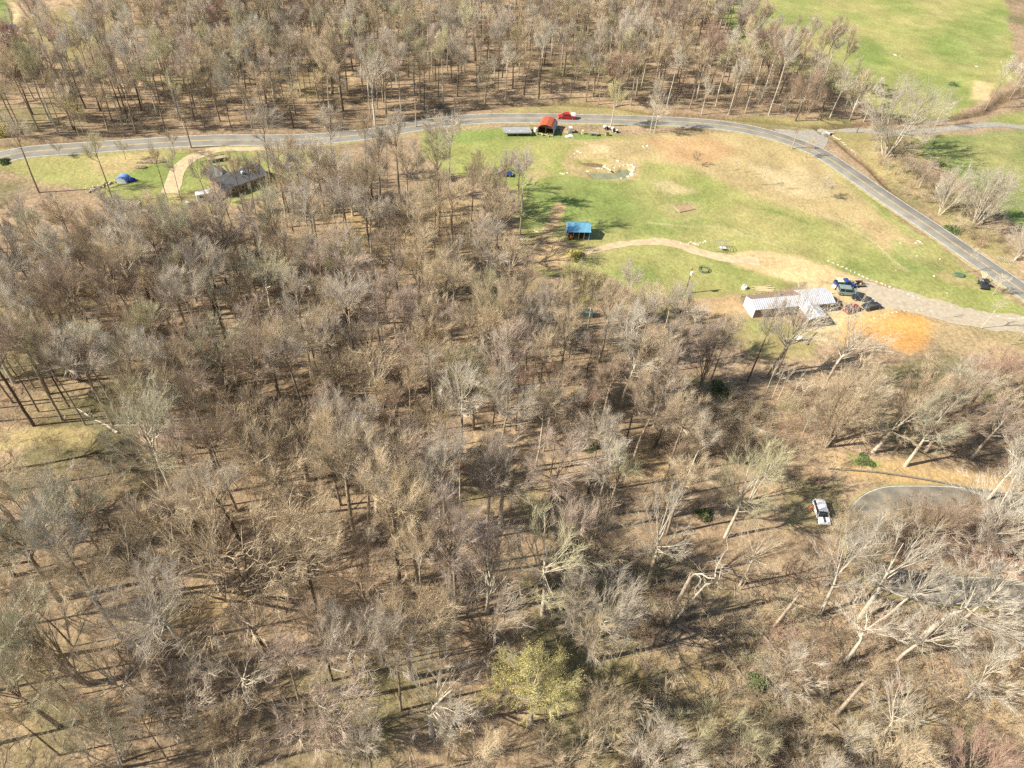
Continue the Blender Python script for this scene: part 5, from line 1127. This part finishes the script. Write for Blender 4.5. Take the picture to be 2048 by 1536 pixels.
trees = []      # x, y, kind, colour, height, width factor, bark, listed
for mode, x, y, kind, col, H, w, bark in T:
    H = H or SPEC[kind][1]
    if mode == 'b': p = at(x, y)
    else:
        q = at0(x, y, H * .62); p = Vector((q[0], q[1], float(hgt(q[0], q[1]))))
    trees.append([p.x, p.y, kind, col, H, w, bark or ('dark' if rnd.random() < .55 else 'mid'), True])
GAPS = [G([(-250, -80), (170, -80), (220, 40), (190, 140), (-250, 170)])] + [G(p) for p in ([(1240, 1190), (1580, 1130), (2060, 1290), (2060, 1560), (1240, 1560)], [(1300, 770), (1600, 790), (1640, 900), (1500, 930), (1330, 900)], [(1590, 905), (2048, 930), (2100, 1240), (1800, 1240), (1560, 1080)],
        [(-40, 865), (300, 880), (330, 1010), (180, 1040), (-40, 930)], [(200, 1200), (480, 1190), (460, 1290), (220, 1300)], [(900, 1060), (1250, 1090), (1270, 1180), (1130, 1160), (930, 1180)], [(640, 1180), (860, 1180), (860, 1230), (650, 1230)])]
rs = random.Random(5)
# things that stay in plain view: no filled-in crown may hang in front of them
CLEAR = [(1075, 1400, 55), (1640, 1030, 38), (1600, 1030, 30), (1154, 468, 34), (250, 357, 24), (1600, 615, 80), (1520, 610, 60), (1700, 590, 60), (1740, 660, 70), (1820, 640, 70), (1370, 560, 30), (1215, 345, 60), (1176, 628, 12), (455, 335, 14), (405, 395, 20), (120, 880, 90), (1390, 1110, 50), (1560, 1220, 45), (1700, 1400, 40), (1500, 850, 35), (1700, 925, 60), (1512, 1370, 30), (410, 1215, 40)]
CARP = at(1640, 1030)
def hides(x, y, H, R_):
    cx_, cy_, dz = proj((x, y, H * .68)); r = R_ * F / dz
    if any((cx_ - a) ** 2 + ((cy_ - b) * 1.) ** 2 < (r * .9 + c) ** 2 for a, b, c in CLEAR): return True
    return False
def inpoly(x, y, g): return float(poly_sd(np.array([x]), np.array([y]), g)[0]) < 0
def fill(poly, n_try, dmin, zone):
    xa = [p[0] for p in poly]; ya = [p[1] for p in poly]
    cx = np.array([rs.uniform(min(xa), max(xa)) for _ in range(n_try)]); cy = np.array([rs.uniform(min(ya), max(ya)) for _ in range(n_try)])
    ok = poly_sd(cx, cy, poly) < 0
    for g in GAPS: ok &= poly_sd(cx, cy, g) > 0
    ok &= seg_dist(cx, cy, [tuple(p) for p in rc[::4]]) > 6.5
    ok &= seg_dist(cx, cy, [tuple(p) for p in c2_[::4]]) > 5.5
    for x, y in zip(cx[ok], cy[ok]):
        px, py, dz = proj((x, y, 12))
        if not (-150 < px < 2200 and py < 1700): continue
        if zone == 'poles' and py > 800 and rs.random() < .6: continue
        dm = dmin * (.88 if zone == 'near' and px < 560 and py < 1250 else 1) * (1.12 if zone == 'near' and py > 850 else (.86 if zone == 'near' and px < 700 else 1.)) * (1. + .5 * float(vnoise([x], [y], 25, 77)[0] - .5))
        if any((x - t[0]) ** 2 + (y - t[1]) ** 2 < (dm * (.8 if t[2] in ('small', 'sapling') else 1)) ** 2 for t in trees): continue
        bx, by, _ = proj((x, y, 0)); fore = zone == 'near' and by > 1050
        kind = rs.choices(['tall', 'slim', 'broad', 'fan', 'gnarl', 'small', 'open'], [.34, .06, .20, .08, .06, .10, .16] if fore else ([.40, .14, .18, .08, .03, .07, .10] if zone == 'near' else [.46, .30, .06, .05, .02, .05, .06]))[0]
        left = px < 450 and zone == 'near'
        col = rs.choices(['grey', 'tan', 'pinkish', 'reddish', 'brown', 'olive', 'whitish', 'green-grey'],
                         [.28, .26, .12, .03, .16, .05, .02, .08] if left else ([.24, .32, .16, .03, .12, .05, .05, .03] if zone == 'near' else [.22, .32, .14, .03, .05, .1, .1, .04]))[0]
        if zone == 'poles': kind = rs.choices(['slim', 'small', 'sapling', 'tall'], [.42, .14, .26, .18])[0]
        H = SPEC[kind][1] * rs.uniform(.72, 1.0)
        bx, by, _ = proj((x, y, 0))
        if zone != 'far' and by < 560 and (bx < 560 or bx > 1000): H *= .78
        if zone != 'far' and bx > 1700 and by < 900: H *= .75
        if zone != 'far' and 560 < bx < 1040 and by < 440 and rs.random() < .35: continue
        rx, ry = CARP.x - x, CARP.y - y; al = rx * math.cos(SUN_AZ) + ry * math.sin(SUN_AZ); pe = abs(-rx * math.sin(SUN_AZ) + ry * math.cos(SUN_AZ))
        if -4 < al < 26 and pe < 6: continue
        if zone in ('near', 'poles') and hides(x, y, H, SPEC[kind][2] * H / SPEC[kind][1]): continue
        trees.append([x, y, kind, col, H, rs.uniform(.9, 1.15) * {'far': .85, 'poles': .7, 'near': 1}[zone], 'dark' if rs.random() < (.4 if zone == 'near' else .25) else ('mid' if rs.random() < .7 else 'pale'), False])
fill(WOODS_NEAR, 9000, 6.2, 'near')
fill(WOODS_FAR, 16000, 4.8, 'far')
fill(WOODS_NEAR, 5000, 3.7, 'poles')
for px, py in ((300, 92), (262, 55), (168, 270), (10, 255), (1030, 112), (905, 45), (440, 95)):          # a few yellow-green crowns in the far wood
    p = at(px, py); trees.append([p.x, p.y, 'budding' if rs.random() < .6 else 'leafy', 'yellow-green', 11, .75, 'mid', False])

# apparent size decides who is an individual
def app(t):
    px, py, dz = proj((t[0], t[1], t[4] * .6)); r = SPEC[t[2]][2] / SPEC[t[2]][1] * t[4] * t[5]
    vis = -40 < px < 2090 and -30 < py < 1600
    return (t[4] * r) ** .5 / dz if vis else -1
order = sorted(range(len(trees)), key=lambda i: -(app(trees[i]) + (1 if trees[i][7] and app(trees[i]) > 0 else 0)))
INDIV = [i for i in order if app(trees[i]) > 0][:300]
rest = [i for i in order if i not in set(INDIV)]
print('TREES', len(trees), 'individual', len(INDIV), 'rest', len(rest))

LM = [('the blue-roofed shed', 1153, 465), ('the orange-red barn', 1095, 252), ('the stone-ringed pond', 1215, 345), ('the white-roofed long house', 1560, 610), ('the orange soil patch', 1800, 660), ('the white car', 1640, 1030),
      ('the steel guard rail', 1830, 955), ('the yellow-green leafing tree', 1080, 1385), ('the broken pale snag', 1390, 1120), ('the blue tarp tent', 250, 355), ('the dark-roofed farmhouse', 470, 360), ('the sunlit earth bank', 120, 885),
      ('the lower left corner', 0, 1536), ('the lower right corner', 2048, 1536), ('the upper left corner', 0, 0), ('the lower edge', 700, 1536), ('the left edge', 0, 700), ('the red pickup', 1134, 232),
      ('the lane junction', 1640, 275), ('the two pasture boulders', 1800, 110), ('the utility pole', 1370, 587), ('the farmhouse wing', 455, 330), ('the fallen pale log', 1500, 850), ('the sandy wood gap', 410, 1215),
      ('the photo centre', 1024, 768), ('the parked vehicles', 1700, 590), ('the right edge', 2048, 830), ('the wood centre left', 500, 760), ('the hairpin road', 1720, 1090), ('the lower wood centre', 780, 1050)]
FORM = {'tall': 'tall', 'slim': 'slender', 'broad': 'broad', 'fan': 'many-stemmed', 'vase': 'vase-shaped', 'open': 'airy', 'sparse': 'thinly branched', 'gnarl': 'crooked', 'small': 'low', 'leafy': 'full leafing', 'budding': 'budding', 'sapling': 'thin young'}
ORD = ['nearest', 'second nearest', 'third nearest', 'fourth nearest', 'fifth nearest', 'sixth nearest', 'seventh nearest', 'eighth nearest', 'ninth nearest', 'tenth nearest', 'eleventh nearest', 'twelfth nearest']
groups = {}
for i in INDIV:
    t = trees[i]; px, py, _ = proj((t[0], t[1], t[4] * .62))
    j = min(range(len(LM)), key=lambda k: (LM[k][1] - px) ** 2 + (LM[k][2] - py) ** 2)
    dx, dy = px - LM[j][1], py - LM[j][2]
    side = ('right of' if dx > 0 else 'left of') if abs(dx) > abs(dy) else ('below' if dy > 0 else 'above')
    groups.setdefault((t[3], FORM[t[2]], side, j), []).append(((dx * dx + dy * dy), i))
LABEL = {}
for (colr_, form, side, j), lst in groups.items():
    for k, (_, i) in enumerate(sorted(lst)):
        bare = '' if form in ('full leafing', 'budding') else 'bare '
        s = f'{form} {colr_} {bare}tree {side} {LM[j][0]}'
        if len(lst) > 1: s += ', ' + ORD[k]
        LABEL[i] = s
def put_tree(i):
    x, y, kind, col, H, w, bark, _ = trees[i]
    v = rs.randrange(len(VAR[kind])); tm, cm = VAR[kind][v]
    nm = {'sapling': 'sapling', 'small': 'small_tree'}.get(kind, 'bare_tree' if kind not in ('leafy', 'budding') else 'leafing_tree')
    s = H / SPEC[kind][1]
    root = thing(nm, LABEL[i], 'sapling' if kind == 'sapling' else 'tree', (x, y, float(hgt(x, y))), rs.uniform(0, 6.28), 'bare trees of the near wood and field edges')
    root.scale = (s * w, s * w, s)
    a = link(bpy.data.objects.new('trunk', tm), root); c = link(bpy.data.objects.new('crown', cm), root)
    a.material_slots[0].link = 'OBJECT'; a.material_slots[0].material = BARK[bark]
    c.material_slots[0].link = 'OBJECT'; c.material_slots[0].material = BARK['pale' if col == 'whitish' or bark == 'pale' else 'mid']
    c.material_slots[1].link = 'OBJECT'; c.material_slots[1].material = TW[col]
for i in INDIV: put_tree(i)

# ---- everything that only reads as a mass: instanced on points of one object each
def scatter(name, templates, P, Rz, S, Id, label, cat):
    src = bpy.data.collections.new(name + '_kinds')
    for k, (tname, me) in enumerate(templates):
        o = bpy.data.objects.new('%s_%02d' % (tname, k), me); src.objects.link(o)
    me = bpy.data.meshes.new(name); me.vertices.add(len(P)); me.vertices.foreach_set('co', np.asarray(P, np.float32).ravel())
    for nm, ty, dat, key in (('rot', 'FLOAT_VECTOR', Rz, 'vector'), ('scl', 'FLOAT_VECTOR', S, 'vector'), ('idx', 'INT', Id, 'value')):
        a = me.attributes.new(nm, ty, 'POINT'); a.data.foreach_set(key, np.asarray(dat).ravel())
    o = link(bpy.data.objects.new(name, me)); tag(o, label, cat, kind='stuff')
    ng = bpy.data.node_groups.new(name, 'GeometryNodeTree')
    ng.interface.new_socket(name='Geometry', in_out='INPUT', socket_type='NodeSocketGeometry'); ng.interface.new_socket(name='Geometry', in_out='OUTPUT', socket_type='NodeSocketGeometry')
    N = ng.nodes; L = ng.links; gi = N.new('NodeGroupInput'); go = N.new('NodeGroupOutput')
    m2p = N.new('GeometryNodeMeshToPoints'); ip = N.new('GeometryNodeInstanceOnPoints'); ci = N.new('GeometryNodeCollectionInfo')
    ci.inputs['Collection'].default_value = src; ci.inputs['Separate Children'].default_value = True; ci.inputs['Reset Children'].default_value = True
    def na_(nm, ty):
        q = N.new('GeometryNodeInputNamedAttribute'); q.data_type = ty; q.inputs['Name'].default_value = nm; return q.outputs['Attribute']
    L.new(gi.outputs[0], m2p.inputs['Mesh']); L.new(m2p.outputs[0], ip.inputs['Points']); L.new(ci.outputs[0], ip.inputs['Instance']); ip.inputs['Pick Instance'].default_value = True
    L.new(na_('idx', 'INT'), ip.inputs['Instance Index']); L.new(na_('rot', 'FLOAT_VECTOR'), ip.inputs['Rotation']); L.new(na_('scl', 'FLOAT_VECTOR'), ip.inputs['Scale'])
    L.new(ip.outputs[0], go.inputs[0])
    md = o.modifiers.new('scatter', 'NODES'); md.node_group = ng
    return o
def joined(tm, cm, bark, col):
    """trunk and crown as one mesh with its own materials"""
    n1, n2 = len(tm.vertices), len(cm.vertices); v = np.empty((n1 + n2) * 3, np.float32)
    tm.vertices.foreach_get('co', v[:n1 * 3]); cm.vertices.foreach_get('co', v[n1 * 3:])
    q1 = np.empty(len(tm.polygons) * 4, np.int32); tm.loops.foreach_get('vertex_index', q1)
    q2 = np.empty(len(cm.polygons) * 4, np.int32); cm.loops.foreach_get('vertex_index', q2)
    m2 = np.empty(len(cm.polygons), np.int32); cm.polygons.foreach_get('material_index', m2)
    mats = [BARK[bark], BARK['pale' if col == 'whitish' else 'mid'], TW[col], LEAF]
    return mesh_np('far_tree', v.reshape(-1, 3), np.concatenate([q1, q2 + n1]).reshape(-1, 4), mats=mats, midx=np.concatenate([np.zeros(len(q1) // 4, int), m2 + 1]))
tmpl = []; tkey = {}
for i in rest:
    t = trees[i]; v = rs.randrange(len(VAR[t[2]])); key = (t[2], v % 3, t[3])
    if key not in tkey:
        tkey[key] = len(tmpl); tm, cm = VAR[t[2]][v % len(VAR[t[2]]) if v % 3 >= len(VAR[t[2]]) else v % 3]
        tmpl.append(('kind', joined(tm, cm, ('mid', 'dark', 'mid', 'pale')[len(tmpl) % 4], t[3])))
    t.append(tkey[key])
# names sort as strings with two digits: keep the order for up to 99 kinds, three digits beyond
def scatter_names(tm): return [('k%03d' % k, me) for k, (_, me) in enumerate(tm)]
if rest:
    P = [(trees[i][0], trees[i][1], float(hgt(trees[i][0], trees[i][1]))) for i in rest]
    S = []
    for i in rest:
        t = trees[i]; s = t[4] / SPEC[t[2]][1]; S.append((s * t[5], s * t[5], s))
    scatter('bare_woods', scatter_names(tmpl), P, [(0, 0, rs.uniform(0, 6.28)) for _ in rest], S, [trees[i][-1] for i in rest], 'bare deciduous wood beyond the road and the thin trees between the larger ones', 'woods')
# undergrowth: thin brush
def brush(seed, H, n, spread, col):
    R = np.random.default_rng(seed); s = Segs()
    for k in range(n):
        p = np.array([R.normal(0, .35), R.normal(0, .35), -.1]); d = unit(np.array([R.normal(0, spread), R.normal(0, spread), 1.]))
        L = H * R.uniform(.5, 1.); q = chain(s, p, d, L, .014, .008, 3, .12, .05, R)
        for j in range(7):
            pp, d2 = sample(q, R.uniform(.25, 1.)); e = pp + side_dir(d2, R, 25, 65) * L * R.uniform(.15, .35); s.add(pp, e, .009, .004)
            for m in range(2):
                t_ = R.uniform(.3, 1.); p5 = pp * (1 - t_) + e * t_; s.add(p5, p5 + side_dir(unit(e - pp), R, 20, 60) * L * R.uniform(.08, .18), .006, .003)
    v, q = s.mesh(3); return mesh_np('brush', v, q, mats=[col])
bt = [('k%03d' % k, brush(900 + k, [2.2, 3.2, 4.5, 2.6, 1.6, 3.6][k], [14, 14, 9, 22, 20, 12][k], [.5, .4, .25, .6, .9, .45][k], [BRUSH, TW['brown'], TW['tan'], TW['reddish'], TW['grey'], TW['olive']][k])) for k in range(6)]
P = []; Rr = []; S = []; Id = []
def brush_fill(poly, n, dens=.5, ids=(0, 1, 2, 3, 4, 5), wts=(4, 4, 4, 1, 4, 2), smin=.6, smax=1.3):
    xa = [p[0] for p in poly]; ya = [p[1] for p in poly]
    cx = np.array([rs.uniform(min(xa), max(xa)) for _ in range(n)]); cy = np.array([rs.uniform(min(ya), max(ya)) for _ in range(n)])
    ok = (poly_sd(cx, cy, poly) < 0) & (seg_dist(cx, cy, [tuple(p) for p in rc[::4]]) > 5.) & (seg_dist(cx, cy, [tuple(p) for p in c2_[::4]]) > 4.2) & (fbm(cx, cy, 14, 123, 3) > 1 - dens)
    for x, y in zip(cx[ok], cy[ok]):
        k = rs.uniform(smin, smax); P.append((x, y, float(hgt(x, y)))); Rr.append((0, 0, rs.uniform(0, 6.28))); S.append((k, k, k)); Id.append(rs.choices(ids, wts)[0])
brush_fill(WOODS_NEAR, 4200, .54); brush_fill(WOODS_FAR, 5200, .56)
brush_fill(G([(1240, 1150), (1640, 1130), (2060, 1250), (2060, 1560), (1240, 1560)]), 500, .62)
brush_fill(G([(1290, 770), (1640, 780), (1640, 930), (1330, 930)]), 350, .7)
brush_fill(G([(1720, 250), (1830, 300), (1890, 390), (2060, 500), (2060, 560), (1960, 505), (1860, 430), (1760, 345)]), 420, .62)
brush_fill(G([(1390, 225), (1720, 235), (1740, 190), (1640, 100), (1500, 80), (1400, 180)]), 700, .7)
brush_fill(G([(1830, 262), (2060, 190), (2060, 170), (1980, 205), (1850, 245)]), 160, .7)
brush_fill(G([(1720, 1040), (2060, 1060), (2060, 1140), (1800, 1140)]), 160, .8, (3, 1, 0), (3, 1, 1))
scatter('undergrowth', bt, P, Rr, S, Id, 'thin leafless brush growing between the tree trunks', 'undergrowth')
print('BRUSH', len(P))
# sticks and small fallen branches on the leaf litter
def sticks(seed):
    R = np.random.default_rng(seed); s = Segs()
    for k in range(5):
        p = np.array([R.normal(0, 1.2), R.normal(0, 1.2), .06]); a = R.uniform(0, 6.28); L = R.uniform(.5, 2.6); d = np.array([math.cos(a), math.sin(a), R.uniform(-.02, .12)])
        q = chain(s, p, d, L, R.uniform(.02, .05), .01, 3, .12, 0, R)
        for j in range(3): pp, d2 = sample(q, R.uniform(.3, 1)); s.add(pp, pp + side_dir(d2, R, 30, 60) * L * .3, .015, .005)
    v, q = s.mesh(3); return mesh_np('sticks', v, q, mats=[[BARK['mid'], BARK['pale'], BARK['dead'], BARK['dark']][seed % 4]])
P = []; Rr = []; S = []; Id = []
brush_fill(WOODS_NEAR, 6500, .7, (0, 1, 2, 3), (3, 2, 2, 3)); brush_fill(G([(1240, 1150), (1640, 1130), (2060, 1250), (2060, 1560), (1240, 1560)]), 1600, .9, (0, 1, 2, 3), (3, 2, 2, 3))
scatter('forest_litter', [('k%03d' % k, sticks(40 + k)) for k in range(4)], P, Rr, S, Id, 'sticks and small fallen branches lying on the leaf litter', 'litter')
